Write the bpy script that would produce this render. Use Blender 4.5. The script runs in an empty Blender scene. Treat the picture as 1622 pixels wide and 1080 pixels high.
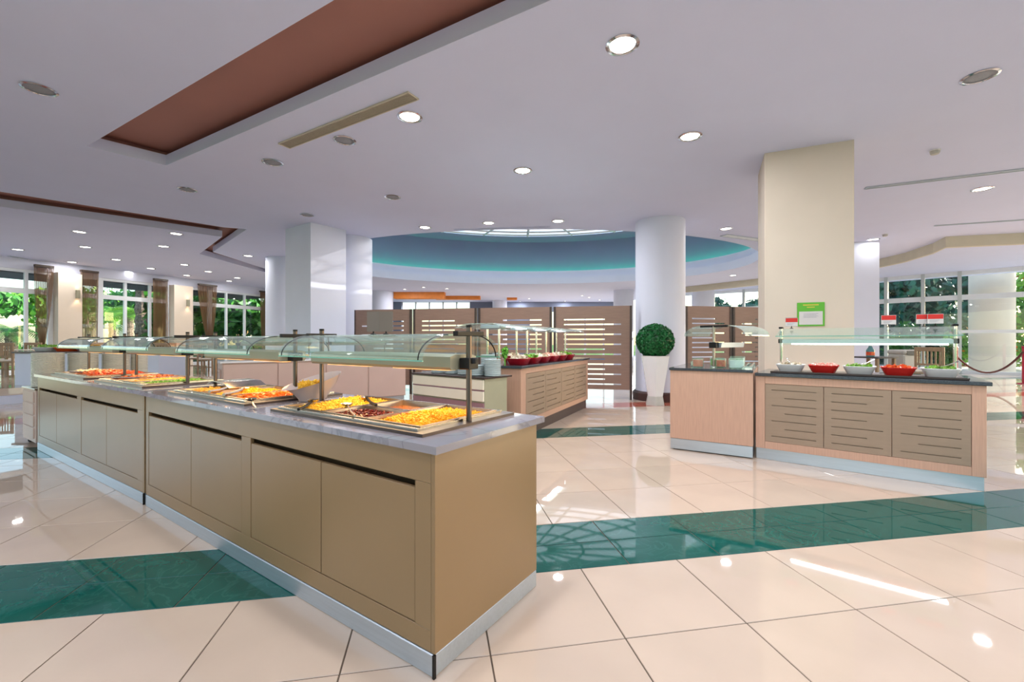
import bpy, bmesh, math, random
from mathutils import Vector, Matrix
from mathutils.geometry import tessellate_polygon
random.seed(7)
SC = bpy.context.scene
COL = SC.collection
PI = math.pi

# ---------------------------------------------------------------- camera, sky, sun, exposure
FPX, CAMZ, CEIL = 690.0, 1.30, 3.97
cam = bpy.data.cameras.new('camera'); cam.sensor_width = 36; cam.lens = FPX / 1622 * 36
cam.clip_start = 0.05; cam.clip_end = 300
camo = bpy.data.objects.new('camera', cam); COL.objects.link(camo)
camo.location = (0, 0, CAMZ); camo.rotation_euler = (PI / 2, 0, 0)
SC.camera = camo
SC.view_settings.view_transform = 'Standard'; SC.view_settings.look = 'None'
SC.view_settings.gamma = 1; SC.view_settings.use_curve_mapping = False
SC.view_settings.exposure = -0.05
SC.cycles.use_denoising = True
SC.cycles.max_bounces = 10; SC.cycles.transparent_max_bounces = 24
SC.cycles.sample_clamp_indirect = 6
w = bpy.data.worlds.new('sky'); SC.world = w; w.use_nodes = True
nt = w.node_tree
sky = nt.nodes.new('ShaderNodeTexSky'); sky.sky_type = 'NISHITA'; sky.sun_disc = False
sky.sun_elevation = math.radians(17); sky.sun_rotation = math.radians(72)
sky.air_density = 1.0; sky.dust_density = 1.2; sky.ozone_density = 1.0
nt.links.new(sky.outputs[0], nt.nodes['Background'].inputs[0])
nt.nodes['Background'].inputs[1].default_value = 0.44
sl = bpy.data.lights.new('sun_offscreen', 'SUN'); sl.energy = 12.0; sl.angle = math.radians(0.6); sl.color = (1, .95, .86)
so = bpy.data.objects.new('sun_offscreen', sl); COL.objects.link(so)
_sd = Vector((math.cos(math.radians(17)) * math.cos(math.radians(18)), math.cos(math.radians(17)) * math.sin(math.radians(18)), math.sin(math.radians(17))))
so.rotation_euler = _sd.to_track_quat('Z', 'Y').to_euler(); so.location = (30, 10, 20)
LAMP = 34.0      # watts of one ceiling downlight

# ---------------------------------------------------------------- pixel helpers (a pixel gives a direction, the plane it touches the distance)
def flo(x, y, z=0.0):
    d = (CAMZ - z) * FPX / (y - 540.0); return Vector(((x - 811) / FPX * d, d, z))
def cei(x, y, z=CEIL):
    d = (z - CAMZ) * FPX / (540.0 - y); return Vector(((x - 811) / FPX * d, d, z))
def ray_line(x, A, B):
    r = (x - 811) / FPX                              # X = r*Y, on line A + k(B-A)
    k = (r * A[1] - A[0]) / ((B[0] - A[0]) - r * (B[1] - A[1]))
    return Vector((A[0] + k * (B[0] - A[0]), A[1] + k * (B[1] - A[1]), 0))
def zat(y, d): return CAMZ + (540 - y) / FPX * d

# ---------------------------------------------------------------- materials
MATS = {}
def mat(name, col, rough=.5, metal=0, var=.0, scale=8., bump=0., stretch=(1, 1, 1), col2=None, spec=.5, coat=0, emit=None, es=0, objvar=0, trans=0, detail=4, alpha=None):
    m = bpy.data.materials.new(name); m.use_nodes = True
    t = m.node_tree; b = t.nodes['Principled BSDF']
    b.inputs['Roughness'].default_value = rough; b.inputs['Metallic'].default_value = metal
    b.inputs['Specular IOR Level'].default_value = spec; b.inputs['Coat Weight'].default_value = coat
    b.inputs['Coat Roughness'].default_value = .03
    b.inputs['Base Color'].default_value = (*col, 1)
    if trans: b.inputs['Transmission Weight'].default_value = trans
    if var or bump or col2:
        tc = t.nodes.new('ShaderNodeTexCoord'); mp = t.nodes.new('ShaderNodeMapping'); mp.inputs['Scale'].default_value = stretch
        nz = t.nodes.new('ShaderNodeTexNoise'); nz.inputs['Scale'].default_value = scale; nz.inputs['Detail'].default_value = detail
        t.links.new(tc.outputs['Object'], mp.inputs[0]); t.links.new(mp.outputs[0], nz.inputs['Vector'])
        if var or col2:
            rp = t.nodes.new('ShaderNodeValToRGB')
            c2 = col2 or tuple(c * (1 - var) for c in col); c1 = col if col2 else tuple(min(1, c * (1 + var)) for c in col)
            rp.color_ramp.elements[0].color = (*c2, 1); rp.color_ramp.elements[1].color = (*c1, 1)
            rp.color_ramp.elements[0].position = .36; rp.color_ramp.elements[1].position = .64
            t.links.new(nz.outputs['Fac'], rp.inputs[0]); out = rp.outputs[0]
            if objvar:
                oi = t.nodes.new('ShaderNodeObjectInfo'); hs = t.nodes.new('ShaderNodeHueSaturation')
                mr = t.nodes.new('ShaderNodeMapRange'); mr.inputs[3].default_value = 1 - objvar; mr.inputs[4].default_value = 1 + objvar
                t.links.new(oi.outputs['Random'], mr.inputs[0]); t.links.new(mr.outputs[0], hs.inputs['Value'])
                t.links.new(out, hs.inputs['Color']); out = hs.outputs[0]
            t.links.new(out, b.inputs['Base Color'])
        if bump:
            bp = t.nodes.new('ShaderNodeBump'); bp.inputs['Strength'].default_value = bump; bp.inputs['Distance'].default_value = .01
            t.links.new(nz.outputs['Fac'], bp.inputs['Height']); t.links.new(bp.outputs[0], b.inputs['Normal'])
    if emit: b.inputs['Emission Color'].default_value = (*emit, 1); b.inputs['Emission Strength'].default_value = es
    MATS[name] = m; return m
def srgb(r, g, b):
    f = lambda c: (c / 255 / 12.92) if c / 255 <= .04045 else ((c / 255 + .055) / 1.055) ** 2.4
    return (f(r), f(g), f(b))
def thin_glass(name, tint, rough=.0, refl=1.0, haze=0.0):
    m = bpy.data.materials.new(name); m.use_nodes = True; t = m.node_tree; t.nodes.clear()
    o = t.nodes.new('ShaderNodeOutputMaterial'); mx = t.nodes.new('ShaderNodeMixShader'); tr = t.nodes.new('ShaderNodeBsdfTransparent'); gl = t.nodes.new('ShaderNodeBsdfGlossy')
    lw = t.nodes.new('ShaderNodeLayerWeight'); lw.inputs[0].default_value = .5
    fr = t.nodes.new('ShaderNodeMath'); fr.operation = 'POWER'; fr.inputs[1].default_value = 4.5; t.links.new(lw.outputs['Facing'], fr.inputs[0])
    mu = t.nodes.new('ShaderNodeMath'); mu.operation = 'MULTIPLY_ADD'; mu.inputs[1].default_value = .6 * refl; mu.inputs[2].default_value = .035 * refl
    tr.inputs[0].default_value = (*tint, 1); gl.inputs['Roughness'].default_value = rough; gl.inputs[0].default_value = (.95, 1, .98, 1)
    nz = t.nodes.new('ShaderNodeTexNoise'); nz.inputs['Scale'].default_value = 3
    mu2 = t.nodes.new('ShaderNodeMath'); mu2.operation = 'MULTIPLY_ADD'; mu2.inputs[1].default_value = .02; mu2.inputs[2].default_value = -.01
    ad = t.nodes.new('ShaderNodeMath'); ad.operation = 'ADD'
    t.links.new(nz.outputs['Fac'], mu2.inputs[0]); t.links.new(fr.outputs[0], mu.inputs[0])
    t.links.new(mu.outputs[0], ad.inputs[0]); t.links.new(mu2.outputs[0], ad.inputs[1]); ad.use_clamp = True
    t.links.new(ad.outputs[0], mx.inputs[0]); t.links.new(tr.outputs[0], mx.inputs[1]); t.links.new(gl.outputs[0], mx.inputs[2])
    if haze:
        df = t.nodes.new('ShaderNodeBsdfDiffuse'); df.inputs[0].default_value = (.75, .88, .84, 1); m2 = t.nodes.new('ShaderNodeMixShader'); m2.inputs[0].default_value = haze
        t.links.new(mx.outputs[0], m2.inputs[1]); t.links.new(df.outputs[0], m2.inputs[2]); t.links.new(m2.outputs[0], o.inputs[0])
    else:
        t.links.new(mx.outputs[0], o.inputs[0])
    MATS[name] = m; return m
def sheer(name, col, open_, tl_=.5):
    m = bpy.data.materials.new(name); m.use_nodes = True; t = m.node_tree; t.nodes.clear()
    o = t.nodes.new('ShaderNodeOutputMaterial'); mx = t.nodes.new('ShaderNodeMixShader'); tr = t.nodes.new('ShaderNodeBsdfTransparent')
    df = t.nodes.new('ShaderNodeBsdfDiffuse'); tl = t.nodes.new('ShaderNodeBsdfTranslucent'); m2 = t.nodes.new('ShaderNodeMixShader')
    wv = t.nodes.new('ShaderNodeTexNoise'); wv.inputs['Scale'].default_value = 40; hs = t.nodes.new('ShaderNodeMixRGB')
    hs.inputs[1].default_value = (*col, 1); hs.inputs[2].default_value = (*[c * .7 for c in col], 1); t.links.new(wv.outputs['Fac'], hs.inputs[0])
    t.links.new(hs.outputs[0], df.inputs[0]); t.links.new(hs.outputs[0], tl.inputs[0])
    m2.inputs[0].default_value = tl_; mx.inputs[0].default_value = open_
    t.links.new(df.outputs[0], m2.inputs[1]); t.links.new(tl.outputs[0], m2.inputs[2])
    t.links.new(m2.outputs[0], mx.inputs[1]); t.links.new(tr.outputs[0], mx.inputs[2]); t.links.new(mx.outputs[0], o.inputs[0])
    MATS[name] = m; return m
def veined(name, base, vein, scale, rough, objvar=.03):
    m = mat(name, base, rough, var=.04, scale=scale, objvar=objvar); t = m.node_tree; b = t.nodes['Principled BSDF']
    src = b.inputs['Base Color'].links[0].from_socket
    tc = t.nodes.new('ShaderNodeTexCoord'); nz = t.nodes.new('ShaderNodeTexNoise'); nz.inputs['Scale'].default_value = scale * .8; nz.inputs['Detail'].default_value = 8; nz.inputs['Distortion'].default_value = 1.6
    geo = t.nodes.new('ShaderNodeNewGeometry'); t.links.new(geo.outputs['Position'], nz.inputs['Vector'])
    rp = t.nodes.new('ShaderNodeValToRGB'); e = rp.color_ramp.elements
    e[0].position = .47; e[0].color = (0, 0, 0, 1); e[1].position = .5; e[1].color = (1, 1, 1, 1); e2 = e.new(.54); e2.color = (0, 0, 0, 1)
    mx = t.nodes.new('ShaderNodeMixRGB'); mx.inputs[2].default_value = (*vein, 1)
    mm = t.nodes.new('ShaderNodeMath'); mm.operation = 'MULTIPLY'; mm.inputs[1].default_value = .55
    t.links.new(nz.outputs['Fac'], rp.inputs[0]); t.links.new(rp.outputs[0], mm.inputs[0]); t.links.new(mm.outputs[0], mx.inputs[0])
    t.links.new(src, mx.inputs[1]); t.links.new(mx.outputs[0], b.inputs['Base Color']); return m

mat('tile_cream', srgb(208, 188, 170), .022, var=.035, scale=2.2, objvar=.03, spec=1.0)
veined('tile_green', srgb(14, 86, 78), srgb(40, 108, 98), 6, .03)
mat('tile_terracotta', srgb(186, 104, 84), .07, var=.06, scale=4, objvar=.04)
mat('grout', srgb(92, 78, 66), .8, var=.1)
mat('ceiling_paint', srgb(214, 219, 246), .85, var=.008, scale=1.5)
mat('dome_paint', srgb(140, 140, 184), .8, var=.03, scale=.6)
mat('white_paint', srgb(220, 224, 242), .7, var=.012, scale=2)
mat('cream_paint', srgb(218, 205, 190), .75, var=.015, scale=2)
mat('grey_wall', srgb(120, 128, 150), .8, var=.03, scale=2)
mat('terracotta_paint', srgb(164, 114, 102), .6, var=.04, scale=.7)
mat('brown_edge', srgb(70, 42, 38), .6, var=.05)
mat('fascia_paint', srgb(205, 198, 180), .8, var=.03, scale=3)
mat('laminate', srgb(140, 114, 82), .3, var=.02, scale=2.5)
mat('laminate_pink', srgb(206, 180, 168), .45, var=.02, scale=2.5)
mat('wood_light', srgb(200, 160, 138), .45, var=.05, scale=14, stretch=(6, 6, .35))
mat('panel_brown', srgb(158, 136, 116), .5, var=.03, scale=10, stretch=(.4, 5, 5))
mat('partition_brown', srgb(150, 122, 108), .5, var=.05, scale=10, stretch=(.5, 4, 4))
mat('alu', srgb(190, 200, 210), .38, metal=.75, var=.03, scale=20, stretch=(.2, 4, 4))
mat('steel', srgb(200, 196, 190), .22, metal=1, var=.05, scale=30)
mat('pan_steel', srgb(158, 142, 126), .3, metal=1, var=.06, scale=30)
mat('brushed', srgb(170, 160, 150), .3, metal=1, var=.06, scale=60, stretch=(1, 1, .1))
mat('post_steel', srgb(100, 88, 82), .3, metal=1, var=.06, scale=60, stretch=(1, 1, .1))
mat('frame_dark', srgb(76, 64, 62), .35, metal=.5, var=.06, scale=20)
mat('black_plastic', srgb(16, 14, 16), .5, var=.1, spec=.3)
mat('housing', srgb(142, 138, 118), .4, var=.03, scale=5)
veined('marble_grey', srgb(146, 142, 150), srgb(112, 106, 116), 3.5, .06)
mat('granite_dark', srgb(44, 50, 56), .08, col2=srgb(78, 86, 92), scale=220)
mat('porcelain', srgb(232, 232, 234), .15, var=.01)
mat('bowl_grey', srgb(182, 168, 166), .2, var=.02)
mat('red_ceramic', srgb(205, 40, 34), .18, var=.06, scale=5)
mat('dark_red_ceramic', srgb(160, 18, 36), .18, var=.06, scale=5)
mat('orange_ceramic', srgb(220, 80, 30), .25, var=.06, scale=5)
mat('rice_yellow', srgb(248, 188, 14), .55, col2=srgb(236, 158, 6), scale=40)
mat('shreds', srgb(238, 198, 64), .55, col2=srgb(214, 160, 36), scale=40)
mat('beans', srgb(126, 36, 18), .3, col2=srgb(70, 18, 10), scale=60)
mat('amber_sauce', srgb(176, 92, 20), .15, col2=srgb(140, 66, 14), scale=10)
mat('carrot', srgb(240, 140, 30), .4, col2=srgb(220, 100, 20), scale=30)
mat('fries', srgb(240, 190, 80), .5, col2=srgb(220, 150, 60), scale=30)
mat('meat', srgb(200, 120, 70), .45, col2=srgb(150, 70, 36), scale=30)
mat('salad', srgb(150, 190, 70), .45, col2=srgb(80, 140, 40), scale=50)
mat('cream_salad', srgb(236, 230, 214), .5, col2=srgb(200, 180, 150), scale=50)
mat('red_salad', srgb(226, 120, 110), .45, col2=srgb(240, 226, 210), scale=50)
mat('tomato', srgb(214, 60, 36), .35, col2=srgb(230, 120, 50), scale=30)
mat('chair_wood', srgb(146, 122, 96), .5, var=.1, scale=16, stretch=(5, 5, .5))
mat('cloth', srgb(214, 204, 190), .8, var=.03)
mat('curtain_rail', srgb(70, 56, 48), .5, var=.05)
sheer('curtain', srgb(168, 132, 100), .36)
thin_glass('window_glass', (.97, .99, .985), refl=.8)
thin_glass('guard_glass', (.90, .975, .95), refl=1.1, haze=.06)
thin_glass('canopy_glass', (.9, .98, .97), refl=1.5, haze=.18)
mat('glass_edge', srgb(110, 170, 155), .15, var=.05, spec=.8)
mat('window_frame', srgb(232, 238, 244), .4, var=.01)
mat('mullion', srgb(196, 204, 206), .35, metal=.3, var=.02)
mat('leaf', srgb(70, 140, 44), .5, col2=srgb(28, 92, 30), scale=1.4)
mat('leaf_light', srgb(140, 190, 60), .5, col2=srgb(70, 150, 50), scale=1.2)
mat('leaf_dark', srgb(48, 112, 84), .5, col2=srgb(20, 68, 64), scale=1.2)
mat('leaf_topiary', srgb(24, 120, 58), .5, col2=srgb(8, 66, 30), scale=12)
mat('flower_orange', srgb(240, 150, 40), .5, col2=srgb(225, 90, 50), scale=4)
mat('bark', srgb(150, 130, 112), .9, col2=srgb(92, 76, 66), scale=12, bump=.6)
mat('paving', srgb(226, 220, 212), .6, var=.05, scale=1.2)
mat('grass', srgb(90, 140, 50), .9, var=.2, scale=3)
mat('orange_beam', srgb(226, 132, 50), .5, var=.06, scale=5)
mat('red_post', srgb(170, 26, 58), .35, var=.05)
mat('rope', srgb(92, 44, 36), .7, var=.2, scale=60)
mat('red_card', srgb(206, 40, 34), .5, var=.02)
mat('white_card', srgb(212, 208, 208), .5, var=.01)
mat('card_back', srgb(110, 98, 90), .5, var=.03)
mat('green_card', srgb(92, 178, 46), .45, var=.02)
mat('ink', srgb(150, 150, 165), .6, var=.02)
mat('gold_ink', srgb(205, 190, 70), .5, var=.02)
mat('plum', srgb(150, 112, 120), .45, var=.03)
mat('ivory_front', srgb(236, 226, 206), .45, var=.01)
mat('sage_side', srgb(164, 162, 136), .5, var=.02)
mat('plate_stack', srgb(206, 202, 190), .22, var=.03)
mat('plate_grey', srgb(170, 184, 186), .2, var=.03)
mat('grille_metal', srgb(196, 186, 168), .5, var=.03)
mat('speaker_mesh', srgb(150, 152, 160), .6, var=.1, scale=200)
mat('chrome', srgb(210, 212, 216), .12, metal=1, var=.02)
mat('lamp_disc', (1, 1, 1), .5, var=.01, emit=(1, .97, .86), es=9)
mat('tube_light', (1, 1, 1), .5, var=.01, emit=(1, .98, .95), es=7)
mat('heat_lamp', (1, .8, .5), .5, var=.01, emit=(1, .5, .16), es=1.3)
mat('cove_led', (.3, 1, .8), .5, var=.01, emit=(.02, 1.0, .32), es=5.5)
mat('sconce_glow', (1, .9, .7), .5, var=.01, emit=(1, .7, .38), es=8)
mat('bottle_plastic', srgb(110, 170, 175), .1, var=.05, trans=.5)
mat('juice', srgb(228, 120, 90), .3, var=.05)
mat('grey_bin', srgb(186, 184, 178), .4, var=.03)
mat('dark_table', srgb(70, 68, 72), .35, var=.06)
mat('building', srgb(226, 224, 220), .8, var=.04)
mat('dark_soffit', srgb(74, 78, 84), .8, var=.05)

# ---------------------------------------------------------------- mesh builder
class MB:
    def __init__(s): s.bm = bmesh.new()
    def box(s, c, d, bev=0, rz=0, rx=0, ry=0):
        r = bmesh.ops.create_cube(s.bm, size=1); vs = r['verts']
        bmesh.ops.scale(s.bm, vec=d, verts=vs)
        if bev:
            es = list({e for v in vs for e in v.link_edges})
            q = bmesh.ops.bevel(s.bm, geom=es, offset=bev, segments=1, affect='EDGES'); vs = list({v for f in q['faces'] for v in f.verts} | {v for v in vs if v.is_valid})
        m = Matrix.Translation(c) @ Matrix.Rotation(rz, 4, 'Z') @ Matrix.Rotation(ry, 4, 'Y') @ Matrix.Rotation(rx, 4, 'X')
        bmesh.ops.transform(s.bm, matrix=m, verts=vs); return s
    def bb(s, x0, x1, y0, y1, z0, z1, bev=0): return s.box(((x0 + x1) / 2, (y0 + y1) / 2, (z0 + z1) / 2), (x1 - x0, y1 - y0, z1 - z0), bev)
    def lathe(s, prof, n=24, c=(0, 0, 0), sx=1, sy=1, cap=False):
        rings = []
        for r, z in prof:
            rings.append([s.bm.verts.new((c[0] + r * sx * math.cos(2 * PI * i / n), c[1] + r * sy * math.sin(2 * PI * i / n), c[2] + z)) for i in range(n)])
        for a, b in zip(rings, rings[1:]):
            for i in range(n): s.bm.faces.new((a[i], a[(i + 1) % n], b[(i + 1) % n], b[i]))
        if cap:
            s.bm.faces.new(rings[0][::-1]); s.bm.faces.new(rings[-1])
        return s
    def cyl(s, c, r, h, n=16, r2=None): return s.lathe([(r, 0), (r if r2 is None else r2, h)], n, c, cap=True)
    def tube(s, pts, r, n=8):
        pts = [Vector(p) for p in pts]; rings = []; up = Vector((0, 0, 1))
        rs = r if isinstance(r, (list, tuple)) else [r] * len(pts)
        for i, p in enumerate(pts):
            t = (pts[min(i + 1, len(pts) - 1)] - pts[max(i - 1, 0)]).normalized()
            a = t.cross(up if abs(t.z) < .95 else Vector((1, 0, 0))).normalized(); b = t.cross(a).normalized()
            rings.append([s.bm.verts.new(p + (a * math.cos(2 * PI * k / n) + b * math.sin(2 * PI * k / n)) * rs[i]) for k in range(n)])
        for A, B in zip(rings, rings[1:]):
            for k in range(n): s.bm.faces.new((A[k], A[(k + 1) % n], B[(k + 1) % n], B[k]))
        s.bm.faces.new(rings[0][::-1]); s.bm.faces.new(rings[-1]); return s
    def prism(s, poly, z0, z1):
        b = [s.bm.verts.new((p[0], p[1], z0)) for p in poly]; t = [s.bm.verts.new((p[0], p[1], z1)) for p in poly]; n = len(poly)
        for i in range(n): s.bm.faces.new((b[i], b[(i + 1) % n], t[(i + 1) % n], t[i]))
        s.bm.faces.new(b[::-1]); s.bm.faces.new(t); return s
    def extr_x(s, prof, x0, x1):                      # closed profile in (y,z) swept along x
        a = [s.bm.verts.new((x0, p[0], p[1])) for p in prof]; b = [s.bm.verts.new((x1, p[0], p[1])) for p in prof]; n = len(prof)
        for i in range(n): s.bm.faces.new((a[i], a[(i + 1) % n], b[(i + 1) % n], b[i]))
        s.bm.faces.new(a[::-1]); s.bm.faces.new(b); return s
    def sheet(s, rows):                               # grid of points
        V = [[s.bm.verts.new(p) for p in r] for r in rows]
        for A, B in zip(V, V[1:]):
            for i in range(len(A) - 1): s.bm.faces.new((A[i], A[i + 1], B[i + 1], B[i]))
        return s
    def quad(s, a, b, c, d): s.bm.faces.new([s.bm.verts.new(p) for p in (a, b, c, d)]); return s
    def cells(s, xs, ys, h, z0, axis='z'):            # blocks on a grid: h(i,j) = top height or None for a hole; closed solid down to z0
        P = (lambda x, y, z: (x, y, z)) if axis == 'z' else (lambda x, y, z: (x, -z, y))
        nx, ny = len(xs) - 1, len(ys) - 1
        g = lambda i, j: h(i, j) if 0 <= i < nx and 0 <= j < ny else None
        f = lambda *p: s.bm.faces.new([s.bm.verts.new(P(*q)) for q in p])
        for i in range(nx):
            for j in range(ny):
                a = g(i, j)
                if a is None: continue
                x0, x1, y0, y1 = xs[i], xs[i + 1], ys[j], ys[j + 1]
                f((x0, y0, a), (x1, y0, a), (x1, y1, a), (x0, y1, a)); f((x0, y0, z0), (x0, y1, z0), (x1, y1, z0), (x1, y0, z0))
                for (di, dj, p, q) in ((1, 0, (x1, y0), (x1, y1)), (-1, 0, (x0, y1), (x0, y0)), (0, 1, (x1, y1), (x0, y1)), (0, -1, (x0, y0), (x1, y0))):
                    b = g(i + di, j + dj); lo = z0 if b is None else b
                    if lo < a - 1e-7: f((*p, lo), (*q, lo), (*q, a), (*p, a))
        return s
    def leafquads(s, n, rad, c=(0, 0, 0), size=.1, shell=.5, seed=1, asp=1.7, flat=1.0):
        R = random.Random(seed)
        for _ in range(n):
            v = Vector((R.gauss(0, 1), R.gauss(0, 1), R.gauss(0, 1))).normalized() * (shell + (1 - shell) * R.random() ** .6)
            p = Vector((c[0] + v.x * rad[0], c[1] + v.y * rad[1], c[2] + v.z * rad[2]))
            a = (v * flat + Vector((R.gauss(0, .6), R.gauss(0, .6), R.gauss(0, .6)))).normalized(); b = a.orthogonal().normalized()
            b = (Matrix.Rotation(R.random() * 6.28, 3, a) @ b); cc = a.cross(b); k = size * R.uniform(.6, 1.2)
            s.bm.faces.new([s.bm.verts.new(q) for q in (p - b * k * .5, p + cc * k * asp * .5, p + b * k * .5, p - cc * k * asp * .5)])
        return s
    def mesh(s, name, m, smooth=False):
        bmesh.ops.recalc_face_normals(s.bm, faces=s.bm.faces)
        me = bpy.data.meshes.new(name); s.bm.to_mesh(me); s.bm.free(); me.materials.append(MATS[m])
        if smooth:
            for p in me.polygons: p.use_smooth = True
            try: me.set_sharp_from_angle(angle=math.radians(40))
            except Exception: pass
        return me

def props(o, label=None, cat=None, group=None, kind=None):
    if label: o['label'] = label
    if cat: o['category'] = cat
    if group: o['group'] = group
    if kind: o['kind'] = kind
    return o
def thing(name, label, cat, loc=(0, 0, 0), rz=0, group=None, kind=None):
    o = bpy.data.objects.new(name, None); COL.objects.link(o); o.location = loc; o.rotation_euler = (0, 0, rz); o.empty_display_size = .1
    return props(o, label, cat, group, kind)
def part(par, name, mb, m, smooth=False, label=None, loc=None, rz=0, kind=None):
    me = mb if isinstance(mb, bpy.types.Mesh) else mb.mesh(name, m, smooth)
    o = bpy.data.objects.new(name, me); COL.objects.link(o); o.parent = par
    if loc is not None: o.location = loc
    o.rotation_euler = (0, 0, rz); return props(o, label, None, None, kind)
def solo(name, label, cat, mb, m, loc=(0, 0, 0), rz=0, group=None, kind=None, smooth=False):
    me = mb if isinstance(mb, bpy.types.Mesh) else mb.mesh(name, m, smooth)
    o = bpy.data.objects.new(name, me); COL.objects.link(o); o.location = loc; o.rotation_euler = (0, 0, rz)
    return props(o, label, cat, group, kind)
def struct(name, mb, m, label=None, smooth=False, loc=(0, 0, 0), rz=0): return solo(name, label, None, mb, m, loc, rz, None, 'structure', smooth)
def copy_tree(o, par=None, loc=None, rz=None, label=None):
    c = o.copy(); COL.objects.link(c); c.parent = par
    if loc is not None: c.location = loc
    if rz is not None: c.rotation_euler = (0, 0, rz)
    if label: c['label'] = label
    for ch in list(o.children): copy_tree(ch, c)
    return c
def lamp(par, name, kind, energy, color, loc, size=.2, size_y=None, rot=(0, 0, 0), spot=None):
    l = bpy.data.lights.new(name, kind); l.energy = energy; l.color = color
    if kind == 'AREA':
        l.size = size
        if size_y: l.shape = 'RECTANGLE'; l.size_y = size_y
        else: l.shape = 'DISK'
    else: l.shadow_soft_size = size
    if kind == 'SPOT': l.spot_size = spot or 2; l.spot_blend = .6
    o = bpy.data.objects.new(name, l); COL.objects.link(o); o.parent = par; o.location = loc; o.rotation_euler = rot; return o

# ================================================================ SETTING
# ---- floor: polished 60 cm tiles on a grout bed, laid 10 degrees off the camera axis
TH = math.radians(10.0); TA = Vector((math.cos(TH), math.sin(TH), 0)); TBv = Vector((-math.sin(TH), math.cos(TH), 0))
T = .594
WL0, WL1 = (-16.1, 13.6), (-12.6, 22.2)                       # left window wall line
FAC = [(8.0, 27.0), (14.2, 22.5), (16.8, 18.8), (19.3, 16.2), (20.2, 8.5), (20.2, 0.0)]   # right glass facade
ROOM = [(-24.0, -6), (20.2, -6), (20.2, 0), (20.2, 8.5), (19.3, 16.2), (16.8, 18.8), (14.2, 22.5), (8.0, 27), (8.0, 30), (-9.4, 30), (-12.6, 22.2), (-16.1, 13.6), (-21.5, .4), (-24, -6)]
def inside(p, poly):
    r = False; n = len(poly)
    for i in range(n):
        a, b = poly[i], poly[(i + 1) % n]
        if (a[1] > p[1]) != (b[1] > p[1]) and p[0] < (b[0] - a[0]) * (p[1] - a[1]) / (b[1] - a[1]) + a[0]: r = not r
    return r
floor = struct('floor', MB().prism(ROOM[:-1], -.06, -.003), 'grout', 'grout bed of the polished tile floor')
rows = []                                                     # (b0, b1, material, joint shift)
b = 1.79
while b > -4: rows.append((b - T, b, 'tile_cream', 0)); b -= T
rows += [(1.79, 2.384, 'tile_cream', 0), (2.384, 2.69, 'tile_green', .5), (2.69, 3.0, 'tile_green', .5)]
b = 3.0
for k in range(4): rows.append((b, b + T, 'tile_cream', 0)); b += T
rows += [(b, b + .3, 'tile_cream', 0), (b + .3, b + .6, 'tile_green', .5), (b + .6, b + .9, 'tile_green', .5)]; b += .9
for k in range(3): rows.append((b, b + T, 'tile_cream', 0)); b += T
rows.append((b, b + T, 'tile_terracotta', .5)); b += T
k = 0
while b < 31:
    rows.append((b, b + T, 'tile_green' if k % 9 == 5 else 'tile_cream', .5 if k % 9 == 5 else 0)); b += T; k += 1
JW = .005
def tile_mb(w, l):
    mb = MB(); c = .0018; z = 0.0
    x, y = w / 2 - JW / 2, l / 2 - JW / 2
    o = [(-x, -y, -.004), (x, -y, -.004), (x, y, -.004), (-x, y, -.004)]; i = [(-x + c, -y + c, z), (x - c, -y + c, z), (x - c, y - c, z), (-x + c, y - c, z)]
    vo = [mb.bm.verts.new(p) for p in o]; vi = [mb.bm.verts.new(p) for p in i]
    for k in range(4): mb.bm.faces.new((vo[k], vo[(k + 1) % 4], vi[(k + 1) % 4], vi[k]))
    mb.bm.faces.new(vi); return mb
tiles = []
for (b0, b1, m, sh) in rows:
    for i in range(-48, 48):
        a = .82 + T * (i + .5 + sh); p = TA * a + TBv * (b0 + b1) / 2
        if -24 < p.x < 20 and -6 < p.y < 30 and inside(p, ROOM):
            vis = p.y > 1.2 and abs(p.x) < p.y * 1.22
            tiles.append((0 if vis else 1, p.length, p.copy(), b1 - b0, m))
tiles.sort(key=lambda t: (t[0], t[1]))
tmesh = {}
for t in tiles[:300]:
    key = (round(t[3], 3), t[4])
    if key not in tmesh: tmesh[key] = tile_mb(T, t[3]).mesh('floor_tile', t[4])
    part(floor, 'floor_tile', tmesh[key], None, loc=t[2], rz=TH)
rest = {}
for t in tiles[300:]:
    mb = rest.setdefault(t[4], MB()); x, y = T / 2 - JW / 2, t[3] / 2 - JW / 2
    q = [t[2] + TA * sx * x + TBv * sy * y for sx, sy in ((-1, -1), (1, -1), (1, 1), (-1, 1))]
    f0 = [mb.bm.verts.new(v) for v in q]; f1 = [mb.bm.verts.new(v + Vector((0, 0, -.004))) for v in q]
    mb.bm.faces.new(f0)
    for k in range(4): mb.bm.faces.new((f1[k], f1[(k + 1) % 4], f0[(k + 1) % 4], f0[k]))
for m, mb in rest.items(): part(floor, 'distant_floor_tiles', mb, m, kind='stuff')

# raised seating platform along the left windows
PL = [(-17.4, -.9), (-6.4, 15.5), (-13.0, 20.6), (-16.0, 13.5), (-21.2, 1.0)]
plat = struct('floor_platform', MB().prism(PL, 0, .3), 'tile_cream', 'raised seating floor along the curtained windows')
e = (Vector((-6.4, 15.5, 0)) - Vector((-17.4, -.9, 0))); e.normalize(); nrm = Vector((e.y, -e.x, 0))
A, B = Vector((-17.4, -.9, 0)), Vector((-6.4, 15.5, 0))
part(plat, 'step', MB().prism([A, A + nrm * .32, B + nrm * .32, B], 0, .15), 'white_paint')

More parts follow.
